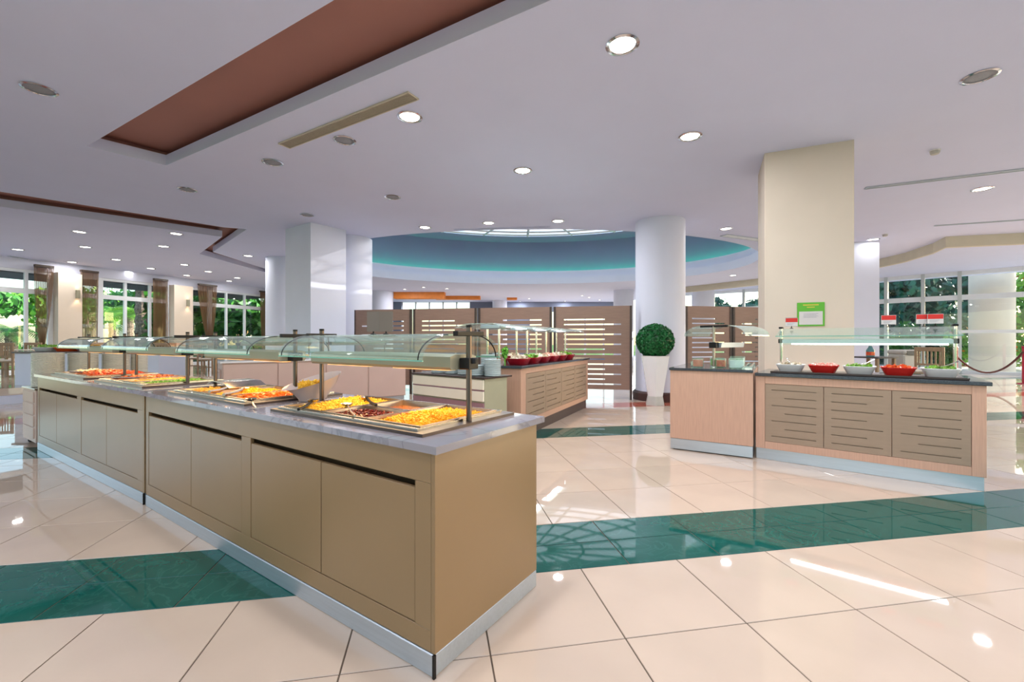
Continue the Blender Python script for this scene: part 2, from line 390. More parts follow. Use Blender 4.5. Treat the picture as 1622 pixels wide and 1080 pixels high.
# ---- ceiling with two recessed coffers and the oval dome
rdir = Vector((.866, -.5, 0))
ra, rb_ = cei(137, 232), cei(263, 262)
REC1 = [ra, rb_, rb_ + rdir * 13, ra + rdir * 13]
P2 = [cei(-260, 262), cei(354, 360), cei(391, 363), cei(337, 399), cei(424, 427)]
P1 = [cei(-260, 292), cei(352, 375), cei(316, 402), cei(420, 431.5)]
REC2 = P2 + P1[::-1]
DC, DA, DB = Vector((.7, 15.4, 0)), 7.57, 5.0
def ell(off, n=96): return [(DC.x + (DA + off) * math.cos(2 * PI * i / n), DC.y + (DB + off) * math.sin(2 * PI * i / n)) for i in range(n)]
FASC = [(8.0, 22.2), (9.4, 20.3), (10.7, 18.4), (11.6, 16.6), (12.0, 14.9), (11.9, 13.2), (11.5, 11.9), (11.1, 11.15), (12.6, 10.75), (15.5, 9.8), (20.4, 8.3)]
OUT = [(-24.5, -6.2), (20.4, -6.2), (20.4, 8.3)] + FASC[::-1][1:] + [(8.0, 30.2), (-9.4, 30.2), (-12.6, 22.2), (-16.1, 13.6), (-24.5, -6.2)][:-1]
def flat_holes(outer, holes, z):
    mb = MB(); loops = [[Vector((p[0], p[1], 0)) for p in L] for L in [outer] + holes]
    allv = [v for L in loops for v in L]; bv = [mb.bm.verts.new((v.x, v.y, z)) for v in allv]
    for t in tessellate_polygon(loops):
        try: mb.bm.faces.new([bv[i] for i in t])
        except ValueError: pass
    return mb
ceiling = struct('ceiling', flat_holes(OUT, [REC1, REC2, ell(0)], CEIL), 'ceiling_paint', 'smooth pale lavender plaster ceiling')
def recess(name, poly, label):
    n = len(poly); c = sum((Vector((p[0], p[1], 0)) for p in poly), Vector()) / n
    def ring(z0, z1):
        mb = MB()
        for i in range(n):
            a, b2 = poly[i], poly[(i + 1) % n]; mb.quad((a[0], a[1], z0), (b2[0], b2[1], z0), (b2[0], b2[1], z1), (a[0], a[1], z1))
        return mb
    r = struct(name, ring(CEIL, CEIL + .16), 'ceiling_paint', label)
    area = sum(poly[i][0] * poly[(i + 1) % n][1] - poly[(i + 1) % n][0] * poly[i][1] for i in range(n)); sg = 1 if area > 0 else -1
    big = []
    for i in range(n):
        p0, p1, p2 = (Vector((poly[k % n][0], poly[k % n][1])) for k in (i - 1, i, i + 1))
        d1, d2 = (p1 - p0).normalized(), (p2 - p1).normalized(); n1, n2 = Vector((d1.y, -d1.x)) * sg, Vector((d2.y, -d2.x)) * sg
        m_ = (n1 + n2); m_ = m_ * (.12 / max(.35, m_.length_squared / 2)) if m_.length > .1 else n1 * .12
        big.append((p1.x + m_.x, p1.y + m_.y))
    mb = MB()
    for i in range(n):
        a, b2, c_, d_ = poly[i], poly[(i + 1) % n], big[(i + 1) % n], big[i]
        mb.quad((a[0], a[1], CEIL + .16), (b2[0], b2[1], CEIL + .16), (*c_, CEIL + .16), (*d_, CEIL + .16)); mb.quad((*d_, CEIL + .16), (*c_, CEIL + .16), (*c_, CEIL + .24), (*d_, CEIL + .24))
    part(r, 'shadow_gap', mb, 'terracotta_paint')
    part(r, 'coffer_top', flat_holes(big, [], CEIL + .24), 'terracotta_paint')
recess('ceiling_coffer', REC1, 'long terracotta coffer recessed over the hot counters')
recess('ceiling_coffer', REC2, 'zigzag terracotta coffer recessed over the seating')
# dome: two white fascia rings, cove with green strip light, coloured drum wall, top with roof light
dome = struct('ceiling_dome', MB().sheet([[(*p, CEIL) for p in ell(0)] + [(*ell(0)[0], CEIL)], [(*p, 4.28) for p in ell(0)] + [(*ell(0)[0], 4.28)]]), 'white_paint', 'oval dome opening with white rims and blue-green drum', True)
def band(prof, n=96):
    rows_ = []
    for off, z in prof:
        q = ell(off, n); rows_.append([(*p, z) for p in q] + [(*q[0], z)])
    return MB().sheet(rows_)
part(dome, 'upper_rim', band([(0, 4.28), (.22, 4.28), (.22, 4.60), (.27, 4.60), (.27, 4.45), (.62, 4.45)]), 'white_paint', True)
part(dome, 'drum_wall', band([(.62, 4.45), (.62, 4.7), (.55, 5.4), (.4, 6.0)]), 'dome_paint', True)
part(dome, 'cove_light', band([(.36, 4.47), (.36, 4.52), (.44, 4.52), (.44, 4.47)]), 'cove_led', True)
SKL = .84
def sell(k, n=64): return [(DC.x + DA * k * math.cos(2 * PI * i / n), DC.y + DB * k * math.sin(2 * PI * i / n)) for i in range(n)]
part(dome, 'dome_top', flat_holes(ell(.4, 96), [sell(SKL)], 6.0), 'dome_paint')
mb = MB()
for k in range(20):
    an = 2 * PI * k / 20
    mb.tube([(DC.x + DA * .08 * math.cos(an), DC.y + DB * .08 * math.sin(an), 6.08), (DC.x + DA * SKL * math.cos(an), DC.y + DB * SKL * math.sin(an), 6.02)], .05, 4)
for kk in (.08, .24, .42, .6, .72, .83):
    q = sell(kk); mb.tube([(*p, 6.05) for p in q] + [(*q[0], 6.05)], .05, 4)
part(dome, 'roof_light_ribs', mb, 'mullion')
sheer('roof_light_glass', (.96, .97, .99), .08, 1.0)
part(dome, 'roof_light_pane', flat_holes(sell(SKL + .005), [], 6.14), 'roof_light_glass')

# ---- left window wall
wd = (Vector((*WL1, 0)) - Vector((*WL0, 0))).normalized(); WANG = math.atan2(wd.y, wd.x); wn = Vector((wd.y, -wd.x, 0))   # wn points into the room
def wp(x): return ray_line(x, WL0, WL1)
def wall_box(x0, x1, z0, z1, th=.12, off=0):
    a, b2 = wp(x0), wp(x1); c = (a + b2) / 2 + wn * off; return (c.x, c.y, (z0 + z1) / 2), ((b2 - a).length, th, z1 - z0)
def wall_piece(name, x0, x1, z0, z1, m, th=.12, off=0, label=None):
    c, d = wall_box(x0, x1, z0, z1, th, off); return struct(name, MB().box((0, 0, 0), d), m, label, loc=c, rz=WANG)
HEAD, TRAN = 3.62, 2.93
wall_piece('wall_left', -330, 424, HEAD, CEIL, 'white_paint', .2, 0, 'white wall band over the curtained windows')
pier1 = wall_piece('wall_left_pier', 83, 121, .3, HEAD, 'cream_paint', .5, .12, 'cream wall pier between the curtained windows')
pier2 = wall_piece('wall_left_pier', 267, 297, .3, HEAD, 'cream_paint', .5, .12, 'cream wall pier beside the bamboo hedge windows')
def window_group(n, xs, label, strong=()):
    a, b2 = wp(xs[0]), wp(xs[-1]); root = thing('window_%d' % n, label, None, ((a + b2) / 2).to_tuple(), WANG, kind='structure'); L = (b2 - a).length
    loc = lambda x: (wp(x) - (a + b2) / 2).dot(wd)
    for i, x in enumerate(xs):
        w_ = .16 if x in strong else .08
        part(root, 'mullion', MB().bb(loc(x) - w_ / 2, loc(x) + w_ / 2, -.05, .05, .3, HEAD), 'window_frame')
    for z, h in ((.34, .1), (TRAN, .16), (HEAD - .04, .1)):
        part(root, 'transom', MB().bb(-L / 2, L / 2, -.045, .045, z - h / 2, z + h / 2), 'window_frame')
    for x0, x1 in zip(xs, xs[1:]):
        for z0, z1 in ((.4, TRAN - .08), (TRAN + .08, HEAD - .09)):
            part(root, 'pane', MB().bb(loc(x0) + .04, loc(x1) - .04, -.006, .006, z0, z1), 'window_glass')
window_group(1, [-240, -180, -120, -60, -5, 41, 80], 'tall white framed window behind the tied brown curtain and salad bar', (80,))
window_group(2, [121, 158, 198, 237, 265], 'tall white framed window between the two cream piers', (158,))
window_group(3, [298, 332, 358, 387, 421], 'tall white framed window facing the bamboo hedge', (332,))
def curtain(x0, x1, tip, ztop, zbot, label, seed):
    a, b2 = wp(x0) + wn * .3, wp(x1) + wn * .3; mid = (a + b2) / 2; L = (b2 - a).length; R = random.Random(seed); rows_ = []
    nz, nx = 14, 40; ph = R.random() * 6
    for j in range(nz + 1):
        k = j / nz; z = ztop + (zbot - ztop) * k
        wid = L * (1 - (1 - tip[0]) * k ** 1.6); cx = (tip[1] * k ** 1.4) * L
        rows_.append([(cx + wid * (i / nx - .5), .05 * math.sin(i * 1.35 + ph + .6 * math.sin(k * 3 + i * .2)), z) for i in range(nx + 1)])
    r = thing('curtain', label, 'curtain', (mid.x, mid.y, 0), WANG, 'sheer brown window curtains')
    part(r, 'fabric', MB().sheet(rows_), 'curtain', True)
    part(r, 'heading_tape', MB().bb(-L / 2, L / 2, -.06, .06, ztop - .02, ztop + .05), 'curtain_rail')
    if tip[0] < .5: part(r, 'tie_back', MB().lathe([(wid * .52, -.03), (wid * .55, 0), (wid * .52, .03)], 16, (cx, 0, zbot + .06)), 'curtain_rail', True)
curtain(47, 77, (.2, -.1), 3.75, 1.05, 'sheer brown curtain drawn in to a point beside the salad tray', 1)
curtain(120, 148, (.95, 0), 3.75, .35, 'sheer brown curtain hanging straight beside the sconce pier', 2)
curtain(236, 258, (.95, 0), 3.75, .35, 'sheer brown curtain hanging straight in front of the palm trunk window', 3)
curtain(307, 336, (.22, .1), 3.75, 1.35, 'sheer brown curtain drawn in to a point before the bamboo hedge', 4)
curtain(405, 422, (.7, .1), 3.75, .35, 'dark brown curtain hanging next to the white pillar', 5)
def sconce(x, y, label):
    p = wp(x) + wn * .42; z = zat(y, p.y)
    r = thing('wall_sconce', label, 'lamp', (p.x, p.y, z), WANG, 'uplight sconces')
    part(r, 'shade', MB().lathe([(.05, -.14), (.06, -.14), (.06, .14), (.05, .14)], 12), 'housing', True)
    part(r, 'bulb', MB().lathe([(.03, -.1), (.035, 0), (.03, .1)], 10, cap=True), 'sconce_glow', True)
    for s_ in (1, -1): lamp(r, 'sconce_light', 'SPOT', 5, (1, .66, .36), (0, 0, .16 * s_), .04, rot=(PI if s_ > 0 else 0, 0, 0), spot=1.5)
sconce(113, 466, 'small cylinder sconce on the pier between the curtains')
sconce(288, 480, 'small cylinder sconce on the pier beside the bamboo windows')

# ---- back wall with a bright window strip, orange beams
yb = 30.0; bx = lambda x: (x - 811) / FPX * yb
mb = MB(); xs = [-9.4, bx(637), bx(745), 1.2, 7.6, 8.0]; zs = [0, .15, 1.0, 3.3, zat(474, yb), CEIL]
mb.cells(xs, zs, lambda i, j: None if (i == 1 and j in (2, 3)) or (i == 3 and j in (1, 2)) else .2, 0, 'y')
struct('wall_back', mb, 'grey_wall', 'grey blue far wall behind the slatted partition', loc=(0, yb, 0))
wroot = thing('window_4', 'bright strip window in the far grey wall', None, (bx(691), yb + .05, 0), 0, kind='structure')
for i in range(6): part(wroot, 'mullion', MB().bb(-2.35 + i * .94 - .05, -2.35 + i * .94 + .05, -.05, .05, 1.0, zs[4]), 'window_frame')
part(wroot, 'pane', MB().bb(-2.35, 2.35, .0, .01, 1.0, zs[4]), 'window_glass')
wroot = thing('window_10', 'wide glazed opening in the far wall behind the slatted screen', None, (4.4, yb + .05, 0), 0, kind='structure')
for i in range(6): part(wroot, 'mullion', MB().bb(-3.2 + i * 1.28 - .05, -3.2 + i * 1.28 + .05, -.05, .05, .15, 3.3), 'window_frame')
part(wroot, 'pane', MB().bb(-3.2, 3.2, .0, .01, .15, 3.3), 'window_glass')
for x0, x1, y0, y1, d, lab in ((625, 705, 462, 473.5, 24, 'orange timber beam nearest the white pillar over the far bar'), (690, 761, 465, 474.5, 26, 'orange timber beam in the middle over the far bar'), (803, 819, 469, 475, 27, 'short orange timber beam end beside the round far column')):
    X0, X1 = (x0 - 811) / FPX * d, (x1 - 811) / FPX * d
    r = thing('ceiling_beam', lab, 'beam', ((X0 + X1) / 2, d, zat(y1, d)), 0, 'orange beams')
    h = zat(y0, d) - zat(y1, d); L = X1 - X0
    part(r, 'timber', MB().bb(-L / 2, L / 2, -.25, .25, 0, h, .02), 'orange_beam')
    for s_ in (-.35, .35): part(r, 'hanger', MB().bb(L * s_ - .02, L * s_ + .02, -.02, .02, h, CEIL - zat(y1, d)), 'brown_edge')
# serving bar below the far beams, seen through and over the partition
solo('bar_counter', 'grey bar counter in front of the far strip window', 'counter', MB().bb(-2.2, 2.2, -.4, .4, 0, 1.05, .02).bb(-2.3, 2.3, -.5, .5, 1.05, 1.12), 'grey_wall', (-5.6, 26.4, 0))

# ---- columns
def round_col(x0, x1, dfront, label, m='white_paint', base=None, name='column', z1=CEIL, z0=0):
    cx = (x0 + x1) / 2; k = (x1 - x0) / 2 / FPX; r = dfront * k / (1 - k); d = dfront + r
    o = struct(name, MB().lathe([(r, z0), (r, z1)], 48, cap=True), m, label, True, ((cx - 811) / FPX * d, d, 0))
    if base: part(o, 'column_base', MB().lathe([(r + .005, 0), (r + .06, 0), (r + .06, .16), (r + .02, .2), (r + .005, .2)], 48), base, True)
    return o, r, d
RC, RCr, RCd = round_col(1008, 1083, 9.25, 'big round white column behind the topiary planter', base='brown_edge')
a = flo(0, 600)
def block_col(name, pts, label, m, z1=CEIL): return struct(name, MB().prism([p.to_2d() if hasattr(p, 'to_2d') else p for p in pts], 0, z1), m, label)
c1, c2 = cei(1211, 243), cei(1353, 221); dd = (c2 - c1).normalized(); nn = Vector((-dd.y, dd.x, 0))
BCOL = (c1, c2, nn)
pc = block_col('column', [c1, c2, c2 + nn * .9, c1 + nn * .9], 'broad rectangular cream column with a green notice', 'cream_paint')
q1, q2, q3 = cei(452, 363), cei(492, 352), cei(548, 364.6)
block_col('column', [q1, q2, q3, q1 + q3 - q2], 'square white column with a cream lit face', 'white_paint')
round_col(524, 588, 10.9, 'round white column joined to the square column')
round_col(424, 474, 13.7, 'pale round column behind the square column beside the curtains')
c3 = cei(1352, 385); c4 = cei(1393, 381)
block_col('column', [c3 - Vector((.4, 0, 0)), c4, c4 + Vector((.35, .9, 0)), c3 + Vector((-.05, .9, 0))], 'narrow bluish white column behind the cream column', 'white_paint')
for x0, x1, d, lab in ((588, 622, 23, 'far round column left of the orange beams' ), (780, 803, 28.5, 'slim far round column between the orange beams'), (972, 1003, 22.5, 'far round column just behind the slatted screen end'), (1097, 1130, 22.0, 'far round column in front of the palm window')):
    round_col(x0, x1, d, lab.replace('left of', 'beside'))

# ---- right bulkhead, soffit and glass facade
mb = MB()
for a, b2 in zip(FASC, FASC[1:]): mb.quad((*a, 3.7), (*b2, 3.7), (*b2, CEIL), (*a, CEIL))
n_ = len(FASC); IN = [(p[0] + .12, p[1] + .12) for p in FASC]
for i in range(n_ - 1):
    mb.quad((*FASC[i], 3.7), (*FASC[i + 1], 3.7), (*IN[i + 1], 3.7), (*IN[i], 3.7)); mb.quad((*IN[i], 3.7), (*IN[i + 1], 3.7), (*IN[i + 1], 4.12), (*IN[i], 4.12))
struct('trim_1', mb, 'fascia_paint', 'curved beige bulkhead along the ceiling edge before the glass facade')
mb = flat_holes([(p[0] + .1, p[1] + .1) for p in FASC] + [(21.5, 8.2), (21.5, 16.8), (18, 20.5), (15.5, 24), (8, 28)], [], 4.1)
struct('ceiling_soffit', mb, 'ceiling_paint', 'pale soffit between the bulkhead and the glass facade')
def facade(n, A, B, div, label, bars):
    A, B = Vector((*A, 0)), Vector((*B, 0)); L = (B - A).length; an = math.atan2((B - A).y, (B - A).x)
    r = thing('window_%d' % n, label, None, A.to_tuple(), an, kind='structure')
    for k in div: part(r, 'mullion', MB().bb(L * k - .06, L * k + .06, -.09, .09, 0, 4.1), 'mullion')
    for z, h in bars: part(r, 'transom', MB().bb(0, L, -.05, .05, z - h / 2, z + h / 2), 'window_frame')
    ks = sorted(set([0] + list(div) + [1]))
    for k0, k1 in zip(ks, ks[1:]): part(r, 'pane', MB().bb(L * k0 + .06, L * k1 - .06, -.006, .006, .05, 4.05), 'window_glass')
def fk(x, i):
    A, B = FAC[i], FAC[i + 1]; p = ray_line(x, A, B); return ((p.x - A[0]) * (B[0] - A[0]) + (p.y - A[1]) * (B[1] - A[1])) / ((B[0] - A[0]) ** 2 + (B[1] - A[1]) ** 2)
facade(5, FAC[0], FAC[1], [0, fk(1083, 0), fk(1130, 0), fk(1178, 0), fk(1208, 0)], 'glazed facade bay with palms outside behind the backlit slatted screen', [(.06, .12), (3.1, .12), (4.02, .16)])
facade(6, FAC[1], FAC[2], [0, fk(1404, 1)], 'glazed facade bay behind the narrow bluish column', [(.06, .12), (3.05, .2), (4.02, .16)])
facade(7, FAC[2], FAC[3], [fk(1462, 2), fk(1520, 2)], 'glazed facade bay facing the dark trees', [(.06, .12), (3.05, .2), (4.02, .16)])
facade(8, FAC[3], FAC[4], [0.02, .35, .68, 1], 'glazed facade bay beside the rope barrier', [(.06, .12), (4.02, .16)])
facade(9, FAC[4], FAC[5], [.33, .66, 1], 'glazed facade bay beside the buffet hall entrance', [(.06, .12), (4.02, .16)])

# ================================================================ MAIN HOT COUNTERS
def V2(a): a = math.radians(a); return Vector((math.cos(a), math.sin(a), 0))
C0 = Vector((-.296, 1.677, 0)); U1 = Vector((-.827, .562, 0)).normalized(); V1 = Vector((-U1.y, U1.x, 0)) * -1
J0 = Vector((-2.905, 3.45, 0)); U2_ = Vector((-.843, .537, 0)).normalized(); VV2 = Vector((-U2_.y, U2_.x, 0)) * -1
if V1.y < 0: V1 = -V1
if VV2.y < 0: VV2 = -VV2
CW = .76; TOP = .90
def hot_counter(org, U, L, doors, label, top):
    # local frame: x runs from the far end (0) to the near end (L), y into the counter, front face at y = 0
    far = org + U * L; rz = math.atan2(-U.y, -U.x); r = thing('buffet_counter', label, 'counter', far.to_tuple(), rz, 'hot food counters')
    X = lambda s: L - s
    zt = top - .035
    part(r, 'edge_trim', MB().bb(.0, L, -.006, CW + .004, top - .034, top - .0305), 'ivory_front')
    part(r, 'plinth', MB().bb(.01, L - .004, -.004, CW + .004, 0, .088, .004), 'alu', label='brushed aluminium plinth')
    part(r, 'corner_trim', MB().bb(L - .008, L + .002, -.008, .004, 0, .09), 'black_plastic')
    part(r, 'end_panel', MB().bb(L - .022, L - .001, .0, CW, .09, zt, .002), 'laminate')
    part(r, 'end_panel', MB().bb(.002, .022, .0, CW, .09, zt, .002), 'laminate')
    part(r, 'back_panel', MB().bb(.022, L - .022, CW - .02, CW, .09, zt), 'laminate')
    part(r, 'bottom_rail', MB().bb(.022, L - .022, 0, .02, .09, .175, .002), 'laminate')
    part(r, 'top_rail', MB().bb(.022, L - .022, 0, .02, .745, zt, .002), 'laminate')
    part(r, 'backing', MB().bb(.022, L - .022, .10, .11, .10, .83), 'laminate')
    groups_ = [doors[:3], doors[3:]]
    edges = [0.022, groups_[0][0], groups_[0][2], groups_[1][0], groups_[1][2], L - .022]
    for a, b2 in ((edges[0], edges[1]), (edges[2], edges[3]), (edges[4], edges[5])):
        if b2 - a > .01: part(r, 'stile', MB().bb(X(b2), X(a), 0, .02, .175, .745, .001), 'laminate')
    for g in groups_:
        for a, b2 in zip(g, g[1:]):
            part(r, 'door', MB().bb(X(b2) + .003, X(a) - .003, .002, .022, .178, .715, .002), 'laminate')
    return r, far, rz
L1, L2 = 3.14, 3.28
D1 = [.11, .76, 1.45, 1.56, 2.28, 3.08]; D2 = [.14, .88, 1.61, 1.74, 2.48, 3.2]
K1, F1, RZ1 = hot_counter(C0, U1, L1, D1, 'long beige cupboard counter under the big white serving bowl', TOP)
J0b = J0 + U2_ * .02
K2, F2, RZ2 = hot_counter(J0b, U2_, L2, D2, 'long pale cupboard counter beside the plate trolley', TOP + .005)
W1S = [(.13, 1.35), (1.66, 2.88)]; W2S = [(.24, 1.46), (1.80, 3.02)]; WT = (.06, .74)
def worktop(org, U, L, wells, label, top, near, rz, far):
    xs = sorted({-.03, L + (.03 if near else 0), *[L - s - dx for a, b2 in wells for s, dx in ((a, .02), (b2, -.02))]}); ys = [-.025, WT[0] + .02, WT[1] - .02, CW + .03]
    def h(i, j):
        m = (xs[i] + xs[i + 1]) / 2
        return None if j == 1 and any(L - b2 < m < L - a for a, b2 in wells) else top
    return solo('worktop', label, 'countertop', MB().cells(xs, ys, h, top - .03), 'marble_grey', far.to_tuple(), rz, 'grey marble worktops')
worktop(C0, U1, L1, W1S, 'polished grey marble worktop carrying the white serving bowl', TOP, True, RZ1, F1)
worktop(J0b, U2_, L2, W2S, 'polished grey marble worktop beside the plate trolley', TOP + .005, False, RZ2, F2)

# ---- drop-in hot wells
WLN, WDP = 1.22, .68
def hot_well():
    r = thing('hot_well', 'x', 'food warmer', group='drop-in hot wells')
    xs = [-WLN / 2, -WLN / 2 + .03, WLN / 2 - .07, WLN / 2]; ys = [-WDP / 2, -WDP / 2 + .035, WDP / 2 - .035, WDP / 2]
    part(r, 'rim', MB().cells(xs, ys, lambda i, j: None if (i, j) == (1, 1) else .014, 0), 'frame_dark')
    xs = [-WLN / 2 + .022, -WLN / 2 + .04, WLN / 2 - .08, WLN / 2 - .062]; ys = [-WDP / 2 + .03, -WDP / 2 + .055, WDP / 2 - .055, WDP / 2 - .03]
    part(r, 'inner_rim', MB().cells(xs, ys, lambda i, j: None if (i, j) == (1, 1) else .024, .002), 'steel')
    x0, x, y = -WLN / 2 + .042, WLN / 2 - .082, WDP / 2 - .06
    mb = MB().bb(x0, x, -y, y, -.135, -.13)
    for q in ((x0, x0 + .004, -y, y), (x - .004, x, -y, y), (x0, x, -y, -y + .004), (x0, x, y - .004, y)): mb.bb(*q, -.13, .002)
    part(r, 'basin', mb, 'steel')
    for s in (-.206, .166): part(r, 'divider', MB().bb(s - .008, s + .008, -y, y, .004, .016), 'steel')
    return r
def pan_mb(w_, l_, dp=.05):
    mb = MB(); x, y = w_ / 2, l_ / 2; i = .012; xs = [-x, -x + i, x - i, x]; ys = [-y, -y + i, y - i, y]
    mb.cells(xs, ys, lambda a, c: None if (a, c) == (1, 1) else .004, .0)
    xi, yi = x - i, y - i; xb, yb2 = xi - .01, yi - .01
    t = [(-xi, -yi, .002), (xi, -yi, .002), (xi, yi, .002), (-xi, yi, .002)]; b_ = [(-xb, -yb2, -dp), (xb, -yb2, -dp), (xb, yb2, -dp), (-xb, yb2, -dp)]
    for k in range(4): mb.quad(t[k], t[(k + 1) % 4], b_[(k + 1) % 4], b_[k])
    mb.quad(*b_); return mb
def food_mb(w_, l_, z0, h, seed, grains=0, gs=(.03, .004), n=16, cubes=False):
    R = random.Random(seed); mb = MB(); G = [[0] * (n + 1) for _ in range(n + 1)]
    bumps = [(R.uniform(-.4, .4), R.uniform(-.4, .4), R.uniform(.1, .3), R.uniform(.3, 1)) for _ in range(9)]
    def hz(u, v):
        e = min(1, (0.5 - abs(u)) * 9) * min(1, (.5 - abs(v)) * 9); q = sum(a * math.exp(-((u - x) ** 2 + (v - y) ** 2) / s / s) for x, y, s, a in bumps) / 3
        return z0 + e * h * (.35 + min(1, q))
    rows_ = [[(u * w_, v * l_, hz(u, v) + (R.gauss(0, h * .08) if grains or cubes else 0)) for u in [i / n - .5 for i in range(n + 1)]] for v in [j / n - .5 for j in range(n + 1)]]
    mb.sheet(rows_)
    for _ in range(grains):
        u, v = R.uniform(-.47, .47), R.uniform(-.47, .47); p = Vector((u * w_, v * l_, hz(u, v) + gs[1] * .5)); k = gs[0] * R.uniform(.6, 1.2)
        mb.box(p, (k, gs[1], gs[1]), rz=R.random() * 3.14, ry=R.gauss(0, .35))
    return mb
def utensil(name, label, cat, p0, p1, m='steel', bowl=True, r=.005, head='spoon'):
    p0, p1 = Vector(p0), Vector(p1); d = p1 - p0
    o = thing(name, label, cat, p0.to_tuple(), 0, 'serving utensils')
    mid = d * .5 + Vector((0, 0, -.008))
    part(o, 'handle', MB().tube([Vector(), mid, d], r, 6), m, True)
    mb = MB().lathe([(.004, -.012), (.024, -.006), (.032, .004), (.034, .006), (.028, .001), (.004, -.008)], 14, sx=1.2)
    part(o, 'spoon_bowl', mb, 'steel', True, loc=(0, 0, 0), rz=math.atan2(d.y, d.x)); return o
class Fr:                                                     # local counter frame -> world
    def __init__(s, org, U, V, top): s.o, s.U, s.V, s.top = org, U, V, top
    def __call__(s, a, t, z=0): return s.o + s.U * a + s.V * t + Vector((0, 0, s.top + z))
FA = Fr(C0, U1, V1, TOP); FB = Fr(J0b, U2_, VV2, TOP + .005)
WELLS = [(FA, RZ1, W1S[0], 'steel rimmed hot well with the golden rice pan'), (FA, RZ1, W1S[1], 'steel rimmed hot well with carrots beside the white serving bowl'),
         (FB, RZ2, W2S[0], 'steel rimmed hot well with long vegetable pans on the pale counter'), (FB, RZ2, W2S[1], 'steel rimmed hot well with meat pans next to the plate trolley')]
w0 = hot_well(); gw = []
for i, (F, rz, (a, b2), lab) in enumerate(WELLS):
    o = w0 if i == 0 else copy_tree(w0)
    o.location = F((a + b2) / 2, sum(WT) / 2); o.rotation_euler = (0, 0, rz); o['label'] = lab; gw.append(o)
PANW, PANL = .366, .56
pan_full = pan_mb(PANW, PANL).mesh('food_pan', 'pan_steel'); pan_half = pan_mb(PANW, PANL / 2 - .004).mesh('food_pan', 'pan_steel')
def put_pan(F, rz, ctr, dx, dy, half, food, lab, foodlab):
    # dx measured along U (away from the near end), dy into the counter
    p = F(ctr + dx, sum(WT) / 2 + dy, .0245)
    solo('food_pan', lab, 'pan', pan_half if half else pan_full, None, p.to_tuple(), rz, 'steel food pans')
    if food:
        m, z0, h, gr, gs = food; l_ = (PANL / 2 - .004 if half else PANL) - .046
        solo('pan_food', foodlab, 'food', food_mb(PANW - .046, l_, z0, h, random.randrange(9999), gr, gs), m, p.to_tuple(), rz, kind='stuff', smooth=gr == 0)
GR = (.022, .0055); SH = (.035, .0045)
for i, (F, rz, (a, b2), lab) in enumerate(WELLS):
    c = (a + b2) / 2 + .02
    if i == 0:
        put_pan(F, rz, c, -.372, 0, False, ('rice_yellow', -.018, .03, 900, GR), 'full steel pan of golden yellow rice', 'golden yellow rice heaped in the steel pan')
        put_pan(F, rz, c, 0, -.141, True, ('beans', -.022, .014, 160, (.014, .009)), 'half size steel pan of dark red beans', 'dark red bean stew in the half pan')
        put_pan(F, rz, c, 0, .141, True, ('amber_sauce', -.026, .003, 0, GR), 'half size steel pan nearly empty with amber sauce', 'thin amber sauce at the pan bottom')
        put_pan(F, rz, c, .372, 0, False, ('shreds', -.02, .036, 800, SH), 'full steel pan of pale yellow shredded noodles', 'pale yellow shredded noodles heaped in the pan')
    elif i == 1:
        put_pan(F, rz, c, -.372, 0, False, ('carrot', -.034, .036, 300, (.03, .014)), 'steel pan of orange carrots beside the white bowl', 'orange carrot pieces in the pan beside the white bowl')
        put_pan(F, rz, c, 0, 0, False, ('rice_yellow', -.034, .03, 350, (.03, .01)), 'steel pan of yellow orange vegetables between carrots and potatoes', 'yellow orange vegetables between carrots and potatoes')
        put_pan(F, rz, c, .372, 0, False, ('fries', -.034, .024, 250, (.05, .012)), 'steel pan of golden potatoes under a half slid lid', 'golden potato strips in the pan with the tilted lid')
    elif i == 2:
        put_pan(F, rz, c, -.372, 0, False, ('salad', -.03, .034, 250, (.04, .01)), 'steel pan of yellow green vegetables on the pale counter', 'yellow green vegetables in the pan on the pale counter')
        put_pan(F, rz, c, 0, 0, False, ('fries', -.034, .03, 250, (.04, .012)), 'steel pan of golden fritters on the pale counter', 'golden fritters in the pan on the pale counter')
        put_pan(F, rz, c, .372, 0, False, ('meat', -.034, .034, 150, (.05, .02)), 'steel pan of roast slices on the pale counter', 'roast slices in the pan on the pale counter')
    else:
        for k, (m, n1) in enumerate((('tomato', 'red stuffed vegetables'), ('meat', 'browned meat pieces'), ('cream_salad', 'pale pastry pieces'))):
            put_pan(F, rz, c, (k - 1) * .372, 0, False, (m, -.034, .04, 160, (.05, .022)), 'steel pan of %s near the plate trolley' % n1, '%s heaped in the pan near the plate trolley' % n1)

